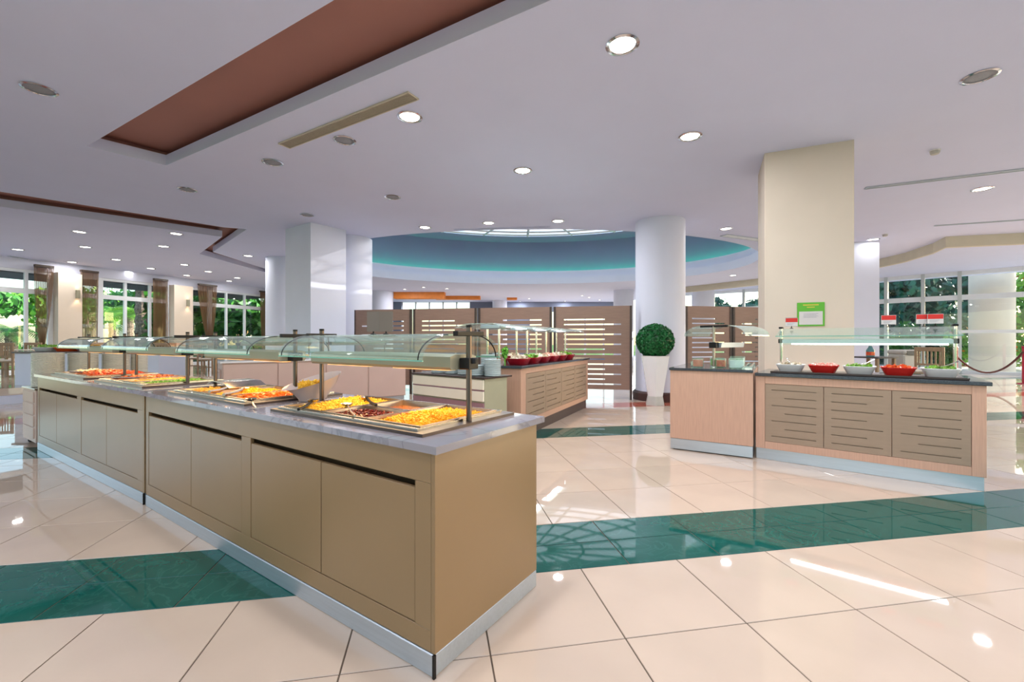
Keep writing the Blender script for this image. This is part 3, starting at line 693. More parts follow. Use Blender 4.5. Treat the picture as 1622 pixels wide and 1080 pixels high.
# ---- glass sneeze guards with heated lamp housings
def arc_profile(sgn, n=12):
    pts = []
    for k in range(n + 1):
        t = k / n * PI / 2; pts.append((sgn * (.095 + .19 * math.sin(t)), .315 + .115 * math.cos(t)))
    return pts
def guard(span=1.22):
    r = thing('sneeze_guard', 'x', 'sneeze guard', group='glass sneeze guards over the hot wells'); h = span / 2
    for s in (-1, 1):
        p = part(r, 'post', MB().cyl((s * h, 0, .0), .0135, .465, 16), 'post_steel', True)
        part(p, 'collar', MB().lathe([(.03, 0), (.03, .006), (.016, .012)], 16, (s * h, 0, 0), cap=True), 'steel', True)
        part(p, 'cap', MB().cyl((s * h, 0, .465), .0145, .012, 12), 'black_plastic', True)
        part(r, 'crossbar', MB().box((s * h, 0, .435), (.03, .2, .024), .003), 'black_plastic')
        c = part(r, 'clamp', MB().box((s * h, 0, .292), (.06, .075, .055), .004), 'black_plastic')
        part(c, 'knob', MB().lathe([(.016, 0), (.016, .02), (.012, .026)], 12, (s * (h + .03), 0, .292)), 'black_plastic', True)
        for t in (-1, 1):
            q = arc_profile(t); part(r, 'glass_bracket', MB().tube([(s * (h - .05), y, z) for y, z in q], .0035, 6), 'black_plastic', True)
    part(r, 'lamp_housing', MB().extr_x([(-.085, .262), (.085, .262), (.095, .275), (.095, .325), (.06, .335), (-.06, .335), (-.095, .325), (-.095, .275)], -h + .035, h - .035), 'housing')
    for t in (-1, 1):
        q = arc_profile(t); inn = [(y, z + .005) for y, z in q]
        rows_ = [[(-h + .02, y, z) for y, z in q + inn[::-1]] + [(-h + .02, *q[0])], [(h - .02, y, z) for y, z in q + inn[::-1]] + [(h - .02, *q[0])]]
        part(r, 'curved_glass', MB().sheet(rows_), 'guard_glass', True)
        part(r, 'glass_lip', MB().bb(-h + .02, h - .02, t * .285 - .003, t * .285 + .003, .31, .3165), 'glass_edge')
    part(r, 'top_glass', MB().bb(-h + .02, h - .02, -.095, .095, .428, .434), 'guard_glass')
    for s in (-.3, .3):
        part(r, 'heat_lamp', MB().bb(s - .2, s + .2, -.03, .03, .254, .262), 'heat_lamp')
    lamp(r, 'heat_light', 'AREA', 5.5, (1, .62, .28), (0, 0, .248), .12, span * .8, rot=(0, 0, PI / 2))
    return r
GS = [(FA, RZ1, .775, 'curved glass sneeze guard carrying the two small menu cards'), (FA, RZ1, 2.305, 'curved glass sneeze guard beside the white serving bowl'), (FB, RZ2, .885, 'curved glass sneeze guard over the vegetable pans on the pale counter'), (FB, RZ2, 2.445, 'curved glass sneeze guard at the plate trolley end')]
g0 = guard()
for i, (F, rz, s, lab) in enumerate(GS):
    o = g0 if i == 0 else copy_tree(g0)
    o.location = F(s, .40); o.rotation_euler = (0, 0, rz); o['label'] = lab

# posts pass the rim line, so keep them on the marble/rim: lift by rim height is inside the collar
# ---- menu cards standing on the near guard's glass
def table_card(name, label, F, s, t, z, rz, w_, h_, front, back, tilt=.0):
    p = F(s, t, z) if F else Vector((s, t, z))
    r = thing(name, label, 'sign', p.to_tuple(), rz, 'small standing menu cards')
    part(r, 'card', MB().bb(-w_ / 2, w_ / 2, -.002, .002, .018, .018 + h_), front)
    if back: part(r, 'card_back', MB().bb(-w_ / 2, w_ / 2, .002, .004, .018, .018 + h_), back)
    f = part(r, 'foot', MB().lathe([(.018, 0), (.016, .006), (.004, .01), (.004, .02)], 12, cap=True), 'black_plastic', True)
    return r
for k, (s, t) in enumerate(((.85, -.02), (.79, .02))):
    table_card('menu_card', ('brown backed menu card turned away beside its twin on the guard glass', 'brown backed menu card overlapping its twin on the guard glass')[k], FA, s, .40 + t, .4345, math.radians((-6, 8)[k]), .075, .115, 'card_back', None)

# ---- big white serving bowl, tilted oval rim
def serving_bowl():
    r = thing('serving_bowl', 'large white oval serving bowl with a slanted rim on the marble', 'bowl', FA(1.56, .44, .002).to_tuple(), math.radians(20))
    n = 40; mb = MB(); rings = []
    prof = [(.055, 0), (.07, .0), (.075, .012), (.10, .05), (.135, .095), (.158, .13), (.162, .134), (.152, .13), (.128, .095), (.095, .052), (.06, .02), (0.004, .018)]
    for rr, z in prof:
        k = z / .134; rings.append([mb.bm.verts.new((rr * 1.12 * math.cos(2 * PI * i / n), rr * .86 * math.sin(2 * PI * i / n), z * (1 + .42 * max(0, k) * math.cos(2 * PI * i / n - .4) * k))) for i in range(n)])
    for A, B in zip(rings, rings[1:]):
        for i in range(n): mb.bm.faces.new((A[i], A[(i + 1) % n], B[(i + 1) % n], B[i]))
    mb.bm.faces.new(rings[0][::-1]); mb.bm.faces.new(rings[-1])
    part(r, 'shell', mb, 'bowl_grey', True)
    p = FA(1.56, .44, .085)
    fm = food_mb(.17, .13, 0, .05, 5, 260, SH)
    solo('bowl_food', 'yellow shredded noodles lying in the white serving bowl', 'food', fm, 'shreds', p.to_tuple(), .4, kind='stuff')
serving_bowl()
utensil('serving_spoon', 'long steel spoon leaning out beside the white serving bowl', 'spoon', FA(1.70, .12, .035), FA(1.45, .03, .012))
utensil('serving_spoon', 'black handled spatula lying over the shredded noodles', 'spatula', FA(1.22, .24, .05), FA(1.06, .06, .035), 'black_plastic', r=.008)
utensil('serving_spoon', 'thin steel ladle resting across the dark bean pan', 'ladle', FA(.98, .30, .04), FA(.62, .09, .04))
utensil('serving_spoon', 'black handled spoon in the back of the noodle pan', 'spoon', FA(1.1, .52, .045), FA(.85, .40, .035), 'black_plastic', r=.008)
for k, (s, t) in enumerate(((2.55, .22), (2.28, .2))):
    utensil('serving_spoon', ('wide steel turner lying on the potato pan', 'wide steel turner lying between the yellow vegetable pans')[k], 'turner', FA(s, t + .14, .045), FA(s - .22, t - .09, .04), 'brushed', r=.011)
utensil('serving_spoon', 'steel tongs lying over the vegetable pan on the pale counter', 'tongs', FB(.95, .35, .045), FB(1.2, .12, .04), 'steel', r=.008)
utensil('serving_spoon', 'steel tongs lying over the stuffed vegetable pan', 'tongs', FB(2.3, .38, .045), FB(2.55, .12, .045), 'steel', r=.008)
solo('pan_lid', 'bent steel pan lid propped over the potato pan', 'lid', MB().extr_x([(-.2, 0), (-.1, .035), (.1, .04), (.2, .01), (.2, .005), (.1, .035), (-.1, .03), (-.2, -.005)], -.14, .14), 'steel', FA(2.68, .46, .04).to_tuple(), RZ1 + 1.57, smooth=True)

# ---- plate trolley with tall plate stacks beyond the counter end
E0 = J0b + U2_ * (L2 + .1)
tr = thing('plate_trolley', 'slim pale trolley with slotted drawers at the counter end', 'trolley', E0.to_tuple(), RZ2 + PI)
# local: x along U2 (away), y toward the camera side is negative V2 -> use +x=U2, +y=-V2
part(tr, 'body', MB().bb(0, .62, -1.25, .0, .06, .70, .005), 'laminate_pink')
part(tr, 'tray_top', MB().bb(-.01, .63, -1.26, .012, .70, .72, .004), 'steel')
for k in range(4): part(tr, 'drawer', MB().bb(.05, .57, .0, .012, .11 + k * .145, .24 + k * .145, .003), 'laminate_pink')
for x in (.06, .56):
    for y in (-.06, -1.18): part(tr, 'castor', MB().lathe([(.012, 0), (.03, .01), (.03, .05), (.012, .06)], 10, (x, y, 0), cap=True), 'black_plastic', True)
def plate_stack(name, label, p, r, h, n, m, group):
    prof = [(r * .6, 0)]
    for k in range(n):
        z = h * k / n; dz = h / n; prof += [(r * .93, z + dz * .15), (r, z + dz * .55), (r, z + dz * .8), (r * .95, z + dz * .95)]
    prof += [(r * .9, h - .004), (r * .6, h - .014), (.003, h - .014)]
    return solo(name, label, 'plates', MB().lathe(prof, 24, cap=True), m, Vector(p).to_tuple(), 0, group, smooth=False)
for k, (vv, hh) in enumerate(((.17, .43), (.5, .42), (.84, .42), (1.1, .40))):
    p = E0 + U2_ * .33 + VV2 * vv + Vector((0, 0, .7205))
    plate_stack('plate_stack', ('tall cream plate stack at the open end of the slim trolley', 'tall cream plate stack second along the slim trolley', 'tall cream plate stack third along the slim trolley', 'narrow cream plate stack at the salad bar end of the trolley')[k], p, .155 if k < 3 else .1, hh, 26, 'plate_stack', 'plate stacks on the trolley')

# ================================================================ COLD COUNTERS AND ISLANDS
def slotted(w_, h_, nslot, side, margin=.06, th=.02, long_=.78, short=.6, sh=.008):
    # board with engraved slots of alternating length; side = which edge the slots start from
    zs = [0]; zz = h_ * .1; st = (h_ - 2 * zz) / (nslot - 1); rowsz = []
    for k in range(nslot): zs += [zz + st * k - sh / 2, zz + st * k + sh / 2]; rowsz.append(2 * k + 1)
    zs.append(h_); a, c = margin, w_ - margin; L = c - a
    s_ = a + L * .3 if side > 0 else c - L * .3
    xs = sorted([0, a, s_, c, w_])
    def hh(i, j):
        if j % 2 == 1 and 1 <= i <= 2:
            k = (j - 1) // 2
            if k % 2 == 0: return .004
            if (side > 0 and i == 2) or (side < 0 and i == 1): return .004
        return th
    return MB().cells(xs, zs, hh, 0, 'y')
B0 = flo(1197, 726); B1 = flo(1563, 780.5); UB = (B1 - B0).normalized(); VB = Vector((-UB.y, UB.x, 0)); RB = math.atan2(UB.y, UB.x); LB = (B1 - B0).length
HB = .95
kb = thing('salad_counter', 'pinkish wood salad counter with three slotted brown panels', 'counter', B0.to_tuple(), RB, 'cold buffet counters')
DBK = .85
part(kb, 'plinth', MB().bb(.0, LB - .01, .03, DBK, 0, .125, .003), 'alu', label='grey aluminium plinth')
part(kb, 'body', MB().bb(.0, LB, .022, DBK, .126, HB - .035), 'wood_light')
part(kb, 'top_rail', MB().bb(0.09, LB - .09, 0, .022, .835, HB - .035, .002), 'wood_light'); part(kb, 'bottom_rail', MB().bb(.09, LB - .09, 0, .022, .126, .205, .002), 'wood_light')
part(kb, 'stile', MB().bb(0, .089, 0, .022, .126, HB - .035, .002), 'wood_light'); part(kb, 'stile', MB().bb(LB - .089, LB, 0, .022, .126, HB - .035, .002), 'wood_light')
pw = (LB - .18) / 3
for k in range(3): part(kb, 'slotted_panel', slotted(pw - .006, .622, 7, (1, -1, 1)[k]), 'panel_brown', loc=(.093 + k * pw, .021, .209), label='slotted brown panel')
solo('worktop', 'dark granite worktop under the red and white salad dishes', 'countertop', MB().bb(-.005, LB + .03, -.03, DBK + .03, HB - .034, HB, .004), 'granite_dark', B0.to_tuple(), RB, 'dark granite worktops')
FBc = lambda s, t, z=0: B0 + UB * s + VB * t + Vector((0, 0, HB + z))
# end cabinet A
A1 = flo(1195, 727.5); A0 = flo(1061.5, 711); UA = (A1 - A0).normalized(); VA = Vector((-UA.y, UA.x, 0)); RA = math.atan2(UA.y, UA.x); LA = (A1 - A0).length - .012; HA = .98; DA_ = 1.25
ka = thing('end_cabinet', 'plain pinkish wood cabinet with dark top beside the slotted salad counter', 'cabinet', A0.to_tuple(), RA, 'cold buffet counters')
part(ka, 'plinth', MB().bb(.004, LA - .004, .004, DA_, .012, .135, .003), 'alu', label='grey aluminium plinth'); part(ka, 'foot', MB().bb(.03, LA - .03, .04, DA_ - .04, 0, .012), 'black_plastic')
part(ka, 'body', MB().bb(0, LA, 0, DA_, .137, HA - .03, .003), 'wood_light')
solo('worktop', 'dark granite worktop under the dressing jars', 'countertop', MB().bb(-.01, LA, -.02, DA_ + .01, HA - .03, HA, .004), 'granite_dark', A0.to_tuple(), RA, 'dark granite worktops')
FAc = lambda s, t, z=0: A0 + UA * s + VA * t + Vector((0, 0, HA + z))

# dishes with salads
def dish_mb(w_, d_, h_):
    mb = MB(); n = 32; rings = []
    sq = lambda a: (math.copysign(abs(math.cos(a)) ** .55, math.cos(a)), math.copysign(abs(math.sin(a)) ** .55, math.sin(a)))
    for k, z in ((.70, 0), (.74, .004), (.98, h_), (1.0, h_), (1.0, h_ + .006), (.96, h_ + .006), (.92, h_ - .004), (.70, .012), (.05, .012)):
        rings.append([mb.bm.verts.new((sq(2 * PI * i / n)[0] * w_ / 2 * k, sq(2 * PI * i / n)[1] * d_ / 2 * k, z)) for i in range(n)])
    for A, B in zip(rings, rings[1:]):
        for i in range(n): mb.bm.faces.new((A[i], A[(i + 1) % n], B[(i + 1) % n], B[i]))
    mb.bm.faces.new(rings[0][::-1]); mb.bm.faces.new(rings[-1]); return mb
def salad_mb(w_, d_, z, seed, h=.035, n=90, size=.035):
    mb = food_mb(w_ * .84, d_ * .8, z, h, seed, 0, n=10); R = random.Random(seed)
    for _ in range(n):
        a = R.random() * 6.28; q = R.random() ** .5 * .4; p = (math.cos(a) * q * w_, math.sin(a) * q * d_, z + h * R.uniform(.5, 1.2)); mb.leafquads(1, (.001, .001, .001), p, size, 1, R.randrange(99999), 1.5)
    return mb
solo('serving_tray', 'flat dark tray under the row of red and white salad dishes', 'tray', MB().bb(.13, 1.66, .07, .5, 0, .012, .004).bb(.13, 1.66, .07, .085, .01, .02), 'frame_dark', (B0 + Vector((0, 0, HB + .0005))).to_tuple(), RB)
DS = [('porcelain', 'cream_salad', 'white dish of creamy salad with tongs by the guard post'), ('red_ceramic', 'red_salad', 'bright red dish of pink white salad between two white dishes'), ('porcelain', 'salad', 'white dish of yellow green salad between two red dishes'), ('red_ceramic', 'tomato', 'bright red dish of chopped tomato salad'), ('porcelain', 'salad', 'white dish of leafy green salad with a spoon')]
dw = dish_mb(.275, .30, .075)
dmeshes = {m: dish_mb(.275, .30, .075).mesh('salad_dish', m, True) for m in ('porcelain', 'red_ceramic')}
dw.bm.free()
for k, (m, fm, lab) in enumerate(DS):
    p = FBc(.30 + k * .298, .27, .0135)
    solo('salad_dish', lab, 'dish', dmeshes[m], None, p.to_tuple(), RB, 'salad dishes on the slotted counter')
    solo('salad', ('creamy white salad in the dish by the guard post', 'pink white salad in the bright red dish', 'yellow green salad in the white dish between red ones', 'chopped tomato salad in the bright red dish', 'leafy green salad in the white dish with a spoon')[k], 'food', salad_mb(.26, .28, .05, 40 + k), fm, p.to_tuple(), RB, kind='stuff')
    if k in (0, 2, 4):
        q = p + Vector((0, 0, .09)); utensil('serving_spoon', ('steel tongs standing in the creamy salad dish', '', 'steel spoon standing in the yellow green salad', '', 'steel spoon lying in the leafy green salad')[k], 'tongs' if k == 0 else 'spoon', q, q + UB * (.12 if k else -.04) + Vector((0, 0, .06)), 'steel', r=.006)
# guard over the salad counter
r = thing('sneeze_guard', 'long flat glass sneeze guard over the red and white salad dishes', 'sneeze guard', FBc(0, .6).to_tuple(), RB)
for x in (.17, 1.63):
    p = part(r, 'post', MB().cyl((x, 0, 0), .014, .5, 14), 'chrome', True); part(p, 'cap', MB().box((x, -.01, .505), (.04, .09, .02), .003), 'black_plastic')
    part(r, 'clamp', MB().box((x, -.01, .35), (.05, .08, .05), .004), 'black_plastic'); part(p, 'collar', MB().lathe([(.03, 0), (.03, .008), (.015, .014)], 14, (x, 0, 0), cap=True), 'chrome', True)
part(r, 'lamp_housing', MB().extr_x([(-.09, .325), (.05, .325), (.05, .375), (-.09, .365)], .19, 1.61), 'alu')
part(r, 'light_tube', MB().bb(.28, 1.58, -.06, -.03, .308, .3245), 'tube_light'); lamp(r, 'guard_light', 'AREA', 9, (1, .97, .92), (.92, -.045, .302), 1.3, .05)
mb = MB(); y0, z0, y1, z1 = -.30, .40, .10, .49
mb.extr_x([(y0, z0), (y1, z1), (y1, z1 + .007), (y0, z0 + .007)], .15, 1.65); part(r, 'slanted_glass', mb, 'guard_glass')
part(r, 'glass_lip', MB().bb(.15, 1.65, y0 - .006, y0, z0 - .002, z0 + .008), 'glass_edge')
part(r, 'front_glass', MB().bb(.19, 1.61, -.305, -.298, .31, .40), 'guard_glass')
# standing price cards on the guard
def price_card(x, y, lab, d):
    p = Vector(((x - 811) / FPX * d, d, 0)); s = (p - B0).dot(UB); t = .62
    q = FBc(s, t, .497); o = thing('price_card', lab, 'sign', q.to_tuple(), RB + .25, 'red and white price cards')
    part(o, 'foot', MB().lathe([(.02, 0), (.016, .005), (.004, .01), (.004, .03)], 12, cap=True), 'black_plastic', True)
    part(o, 'card', MB().bb(-.062, .062, -.002, .002, .028, .125), 'white_card'); part(o, 'red_field', MB().bb(-.06, .06, -.003, -.002, .075, .122), 'red_card')
    part(o, 'border', MB().bb(-.062, .062, .002, .004, .026, .128), 'frame_dark')
    for k, z in enumerate((.062, .052, .043)): part(o, 'print_line', MB().bb(-.045, .03 - .012 * k, -.0028, -.002, z - .0015, z + .0015), 'ink')
price_card(1253, 510, 'red and white price card beside the green notice', 5.1)
price_card(1407, 505, 'red and white price card in front of the window mullion', 4.65); price_card(1463, 505, 'red and white price card overlapping the last card', 4.45); price_card(1481, 505, 'red and white price card at the rope end of the guard', 4.4)
# green notice on the cream column
c1, c2, nn = BCOL; dd = (c2 - c1).normalized()
pp = ray_line(1284, c1, c2); rzc = math.atan2(dd.y, dd.x); d_ = pp.y
z0, z1 = zat(516.5, d_), zat(479, d_)
o = thing('notice_poster', 'green and white notice fixed to the cream column', 'poster', (pp.x - nn.x * .008, pp.y - nn.y * .008, z0), rzc); H_ = z1 - z0; W_ = .315
part(o, 'board', MB().bb(-W_ / 2, W_ / 2, -.004, .005, 0, H_), 'green_card'); part(o, 'text_sheet', MB().bb(-W_ / 2 + .022, W_ / 2 - .022, -.0055, -.004, .02, H_ * .62), 'white_card')
for k in range(4): part(o, 'print_line', MB().bb(-.085, .085 - .02 * (k % 2), -.0068, -.0055, H_ * (.52 - .05 * k), H_ * (.52 - .05 * k) + .004), 'ink')
part(o, 'title_line', MB().bb(-.09, .09, -.0055, -.004, H_ * .87, H_ * .92), 'gold_ink'); part(o, 'title_line', MB().bb(-.045, .045, -.0055, -.004, H_ * .78, H_ * .82), 'gold_ink')

# end cabinet things: single post guard, jars, rails
r = thing('sneeze_guard', 'small curved glass sneeze guard on one post over the dressing jars', 'sneeze guard', FAc(.44, .35).to_tuple(), RA + 1.2)
p = part(r, 'post', MB().cyl((0, 0, 0), .016, .5, 14), 'brushed', True); part(r, 'crossbar', MB().box((0, 0, .5), (.03, .34, .025), .003), 'black_plastic'); part(r, 'clamp', MB().box((0, 0, .27), (.07, .09, .07), .004), 'black_plastic')
part(p, 'collar', MB().lathe([(.035, 0), (.035, .008), (.017, .014)], 14, cap=True), 'chrome', True)
part(r, 'lamp_housing', MB().extr_x([(-.07, .24), (.07, .24), (.08, .30), (-.08, .30)], .04, .62), 'alu')
for t in (-1, 1):
    q = [(t * (.12 + .26 * math.sin(k / 10 * PI / 2)), .38 + .125 * math.cos(k / 10 * PI / 2)) for k in range(11)]; inn = [(y, z + .006) for y, z in q]; lp = q + inn[::-1] + q[:1]
    part(r, 'curved_glass', MB().sheet([[(-.02, y, z) for y, z in lp], [(.62, y, z) for y, z in lp]]), 'canopy_glass', True)
def jar(s, t, lab, m, w_=.1, h_=.1):
    o = thing('dressing_jar', lab, 'jar', FAc(s, t, .0).to_tuple(), RA, 'dressing jars on the end cabinet')
    part(o, 'glass', MB().lathe([(w_ * .45, 0), (w_ * .5, .01), (w_ * .5, h_), (w_ * .47, h_), (w_ * .47, .012), (.002, .012)], 20), 'guard_glass', True)
    part(o, 'dressing', MB().lathe([(w_ * .44, .014), (w_ * .44, h_ * .8), (.002, h_ * .82)], 20, cap=False), m, True)
jar(.28, .22, 'glass jar of orange pink dressing beside the guard post', 'juice', .13, .115); jar(.52, .35, 'glass jar of red tomato relish behind the guard post', 'tomato', .12, .11); jar(.7, .18, 'wide glass jar of white yoghurt dressing', 'porcelain', .17, .12); jar(.45, .6, 'glass bowl of chopped greens at the back of the cabinet', 'salad', .17, .11); jar(.68, .62, 'glass bowl of creamy onions at the back of the cabinet', 'cream_salad', .17, .13); jar(.22, .5, 'glass bowl of pale cheese at the back of the cabinet', 'cream_salad', .14, .06)
solo('tray_rail', 'twin steel tray rail along the back edge of the end cabinet', 'rail', MB().tube([(LA - .1, .1, .025), (LA - .1, 1.2, .025)], .012).tube([(LA - .04, .1, .025), (LA - .04, 1.2, .025)], .012).bb(LA - .12, LA - .02, .2, .22, 0, .03).bb(LA - .12, LA - .02, 1.0, 1.02, 0, .03), 'chrome', (A0 + Vector((0, 0, HA))).to_tuple(), RA, smooth=True)

# ---- island C (slotted wood, red bowls) and drawer unit D with plates
Cc = flo(825, 579.7, .97); Ce = flo(931, 645); Cc.z = 0; UC = (Ce - Cc).normalized(); VC = Vector((-UC.y, UC.x, 0)); RCz = math.atan2(UC.y, UC.x); LC = (Ce - Cc).length; HC = .97
kc = thing('salad_island', 'light wood island counter with four slotted panels and red dishes on top', 'counter', Cc.to_tuple(), RCz, 'cold buffet counters'); WC = .85
part(kc, 'plinth', MB().bb(.03, LC - .02, .03, WC - .03, 0, .16), 'frame_dark'); part(kc, 'body', MB().bb(0, LC, .02, WC, .16, HC - .035), 'wood_light')
part(kc, 'top_rail', MB().bb(.0, LC, 0, .02, .86, HC - .035), 'wood_light'); part(kc, 'bottom_rail', MB().bb(0, LC, 0, .02, .16, .24), 'wood_light'); part(kc, 'stile', MB().bb(0, .16, 0, .02, .24, .86), 'wood_light'); part(kc, 'stile', MB().bb(LC - .1, LC, 0, .02, .24, .86), 'wood_light')
pw = (LC - .26) / 4
for k in range(4): part(kc, 'slotted_panel', slotted(pw - .01, .61, 7, (1, -1)[k % 2], sh=.012), 'panel_brown', loc=(.165 + k * pw, .019, .245), label='slotted brown panel')
solo('worktop', 'dark granite worktop under the dark red bowls', 'countertop', MB().bb(-.03, LC + .03, -.03, WC + .03, HC - .035, HC, .004), 'granite_dark', Cc.to_tuple(), RCz, 'dark granite worktops')
FC = lambda s, t, z=0: Cc + UC * s + VC * t + Vector((0, 0, HC + z))
rb = dish_mb(.36, .30, .085).mesh('red_bowl', 'dark_red_ceramic', True)
for k in range(7):
    s, t = (.3 + k * .4, .17) if k < 6 else (1.2, .7)
    p = FC(s, t, .0005)
    solo('red_bowl', ('dark red square salad bowl %s from the drawer unit' % ('first', 'second', 'third', 'fourth', 'fifth', 'sixth')[min(k, 5)]) if k < 6 else 'dark red square bowl of salad at the back beside the parsley', 'bowl', rb, None, p.to_tuple(), RCz, 'dark red bowls on the island')
    solo('salad', ('mixed salad in the red island bowl %s from the drawer unit' % ('first', 'second', 'third', 'fourth', 'fifth', 'sixth')[min(k, 5)]) if k < 6 else 'mixed salad in the back red island bowl beside the parsley', 'food', salad_mb(.33, .27, .06, 70 + k, .05, 70, .05), ('cream_salad', 'salad', 'cream_salad', 'red_salad')[k % 4], p.to_tuple(), RCz, group='salads in the red island bowls', kind='stuff')
p = FC(.62, .55); solo('herb_sprig', 'bright green parsley bunch standing between the red bowls', 'herb', MB().leafquads(120, (.05, .05, .09), (0, 0, .16), .04, .2, 5).tube([(0, 0, 0), (0, 0, .15)], .015, 6), 'leaf_light', p.to_tuple())
r = thing('canopy_guard', 'long flat lit glass canopy on paired posts over the red bowls', 'sneeze guard', FC(0, WC / 2).to_tuple(), RCz)
for k, s in enumerate((.02, .95, 1.75, 2.75)):
    for q in (-.09, .09): part(r, 'post', MB().cyl((s, q, 0), .015, .5, 12), 'chrome', True)
    part(r, 'bracket', MB().box((s, 0, .52), (.2, .3, .05), .01), 'alu')
mb = MB(); mb.extr_x([(-.38, .50), (-.2, .55), (.2, .55), (.38, .50), (.38, .507), (.2, .558), (-.2, .558), (-.38, .507)], -.35, LC - .05); part(r, 'glass_canopy', mb, 'canopy_glass', True)
part(r, 'light_tube', MB().bb(.1, LC - .2, -.05, .05, .53, .545), 'tube_light'); lamp(r, 'canopy_light', 'AREA', 14, (1, .98, .96), (LC / 2, 0, .52), 2.6, .1)
# drawer unit
Dd = flo(654, 590, .88); De = flo(766, 598, .88); Dd.z = De.z = 0; UD = (De - Dd).normalized(); VD = Vector((-UD.y, UD.x, 0)); RD = math.atan2(UD.y, UD.x); LD = (De - Dd).length; HD = .88
kd = thing('drawer_unit', 'low drawer unit with ivory drawers plum base and dish stacks on top', 'cabinet', Dd.to_tuple(), RD)
part(kd, 'body', MB().bb(0, LD, .02, .42, 0, HD - .02), 'sage_side'); part(kd, 'top', MB().bb(-.02, LD + .02, -.02, .5, HD - .02, HD, .003), 'frame_dark')
part(kd, 'base_panel', MB().bb(0, LD - .005, 0, .02, .05, .58), 'plum')
for k in range(2): part(kd, 'drawer', MB().bb(0, LD - .005, -.004, .02, .60 + k * .135, .715 + k * .135, .003), 'ivory_front')
part(kd, 'handle_gap', MB().bb(0.0, LD - .005, .004, .02, .716, .734), 'plum')
FD = lambda s, t, z=0: Dd + UD * s + VD * t + Vector((0, 0, HD + z))
for k, (s, t, rr, h, lab) in enumerate(((.3, .2, .11, .045, 'low stack of shallow bowls on the drawer unit'), (.55, .2, .1, .06, 'small stack of side plates on the drawer unit'), (.78, .2, .1, .12, 'medium stack of plates behind the guard clamp'), (1.0, .16, .1, .13, 'front stack of grey plates on the drawer unit'), (1.02, .37, .1, .25, 'tallest stack of grey plates on the drawer unit'), (1.22, .22, .1, .2, 'stack of grey plates nearest the wooden island end'))):
    plate_stack('plate_stack', lab, FD(s, t, .0005), rr, h, max(3, int(h / .02)), 'plate_grey', 'dish stacks on the drawer unit')

# ---- long counter E with curved glass display behind the hot counters
E0_ = Vector((-4.95, 7.45, 0)); E1_ = Vector((-2.35, 9.65, 0)); UE = (E1_ - E0_).normalized(); VE = Vector((-UE.y, UE.x, 0)); RE = math.atan2(UE.y, UE.x); LE = (E1_ - E0_).length; HE = .95
ke = thing('dessert_counter', 'long pink beige panelled counter with curved glass display behind', 'counter', E0_.to_tuple(), RE, 'cold buffet counters')
part(ke, 'plinth', MB().bb(.03, LE - .03, .03, .9, 0, .1), 'alu'); part(ke, 'body', MB().bb(0, LE, .02, .9, .1, HE - .035), 'laminate_pink')
for k in range(4): part(ke, 'front_panel', MB().bb(.01 + k * LE / 4, (k + 1) * LE / 4 - .01, 0, .02, .11, HE - .06, .003), 'laminate_pink')
part(ke, 'end_panel', slotted(.6, .6, 4, 1, sh=.014), 'laminate_pink', loc=(-.001, .76, .2), rz=-PI / 2)
solo('worktop', 'pale worktop carrying the dessert displays', 'countertop', MB().bb(-.04, LE + .03, -.03, .93, HE - .034, HE, .004), 'porcelain', E0_.to_tuple(), RE)
FE = lambda s, t, z=0: E0_ + UE * s + VE * t + Vector((0, 0, HE + z))
for k in range(2):
    o = copy_tree(g0, None, FE(.9 + k * 1.6, .45), RE, ('curved glass guard over the desserts at the slotted counter end', 'curved glass guard over the desserts near the slatted screen')[k])
    o['group'] = 'glass guards on the dessert counter'
    for ch in list(o.children):
        if ch.type == 'LIGHT' or ch.name.startswith('heat_lamp'): bpy.data.objects.remove(ch)
    for q in range(3):
        lab = ('tray of small pastries under the dessert glass', 'plate of fruit slices under the dessert glass', 'board of mixed desserts under the dessert glass ')[q].strip() + (' by the slotted counter end', ' towards the slatted screen')[k]
        p = FE(.45 + k * 1.6 + q * .45, .4, .0005)
        t_ = thing('dessert_tray', lab, 'tray', p.to_tuple(), RE, 'dessert trays'); part(t_, 'dish', dish_mb(.34, .4, .04), 'porcelain', True)
        part(t_, 'desserts', food_mb(.26, .3, .03, .05, k * 7 + q, 60, (.05, .03)), ('meat', 'tomato', 'fries')[q], kind='stuff')

# ---- salad bar G at the far windows, trays on it
g_a, g_b = Vector((-11.3, 9.9, 0)), Vector((-7.75, 9.55, 0)); UG = (g_b - g_a).normalized(); VG = Vector((-UG.y, UG.x, 0)); RG = math.atan2(UG.y, UG.x); LG = (g_b - g_a).length; HG = 1.06
kg = thing('salad_bar', 'white salad bar with dark top in front of the curtained windows', 'counter', g_a.to_tuple(), RG)
part(kg, 'body', MB().bb(0, LG, 0, .7, 0, HG - .04), 'white_paint'); part(kg, 'top', MB().bb(-.04, LG + .04, -.04, .74, HG - .04, HG, .004), 'frame_dark')
FG = lambda s, t, z=0: g_a + UG * s + VG * t + Vector((0, 0, HG + z))
for s, w_, m, fm, lab, fl in ((.45, .5, 'porcelain', 'salad', 'long white tray of green lettuce on the salad bar', 'green lettuce heaped on the white tray'), (1.0, .52, 'orange_ceramic', 'tomato', 'long orange red tray on the salad bar', 'sliced tomatoes in the orange red tray'), (1.55, .5, 'plum', 'shreds', 'dull plum tray of yellow fruit on the salad bar', 'yellow fruit slices on the plum tray'), (2.5, .9, 'dark_red_ceramic', 'red_salad', 'wide dark red tray seen under the trolley end guard', 'pink salad in the wide dark red tray')):
    p = FG(s, .3, .0005); solo('salad_tray', lab, 'tray', dish_mb(w_, .4, .09), m, p.to_tuple(), RG, 'trays on the salad bar', smooth=True)
    solo('salad', fl, 'food', salad_mb(w_ * .9, .36, .07, int(s * 50), .06, 120, .05), fm, p.to_tuple(), RG, kind='stuff')

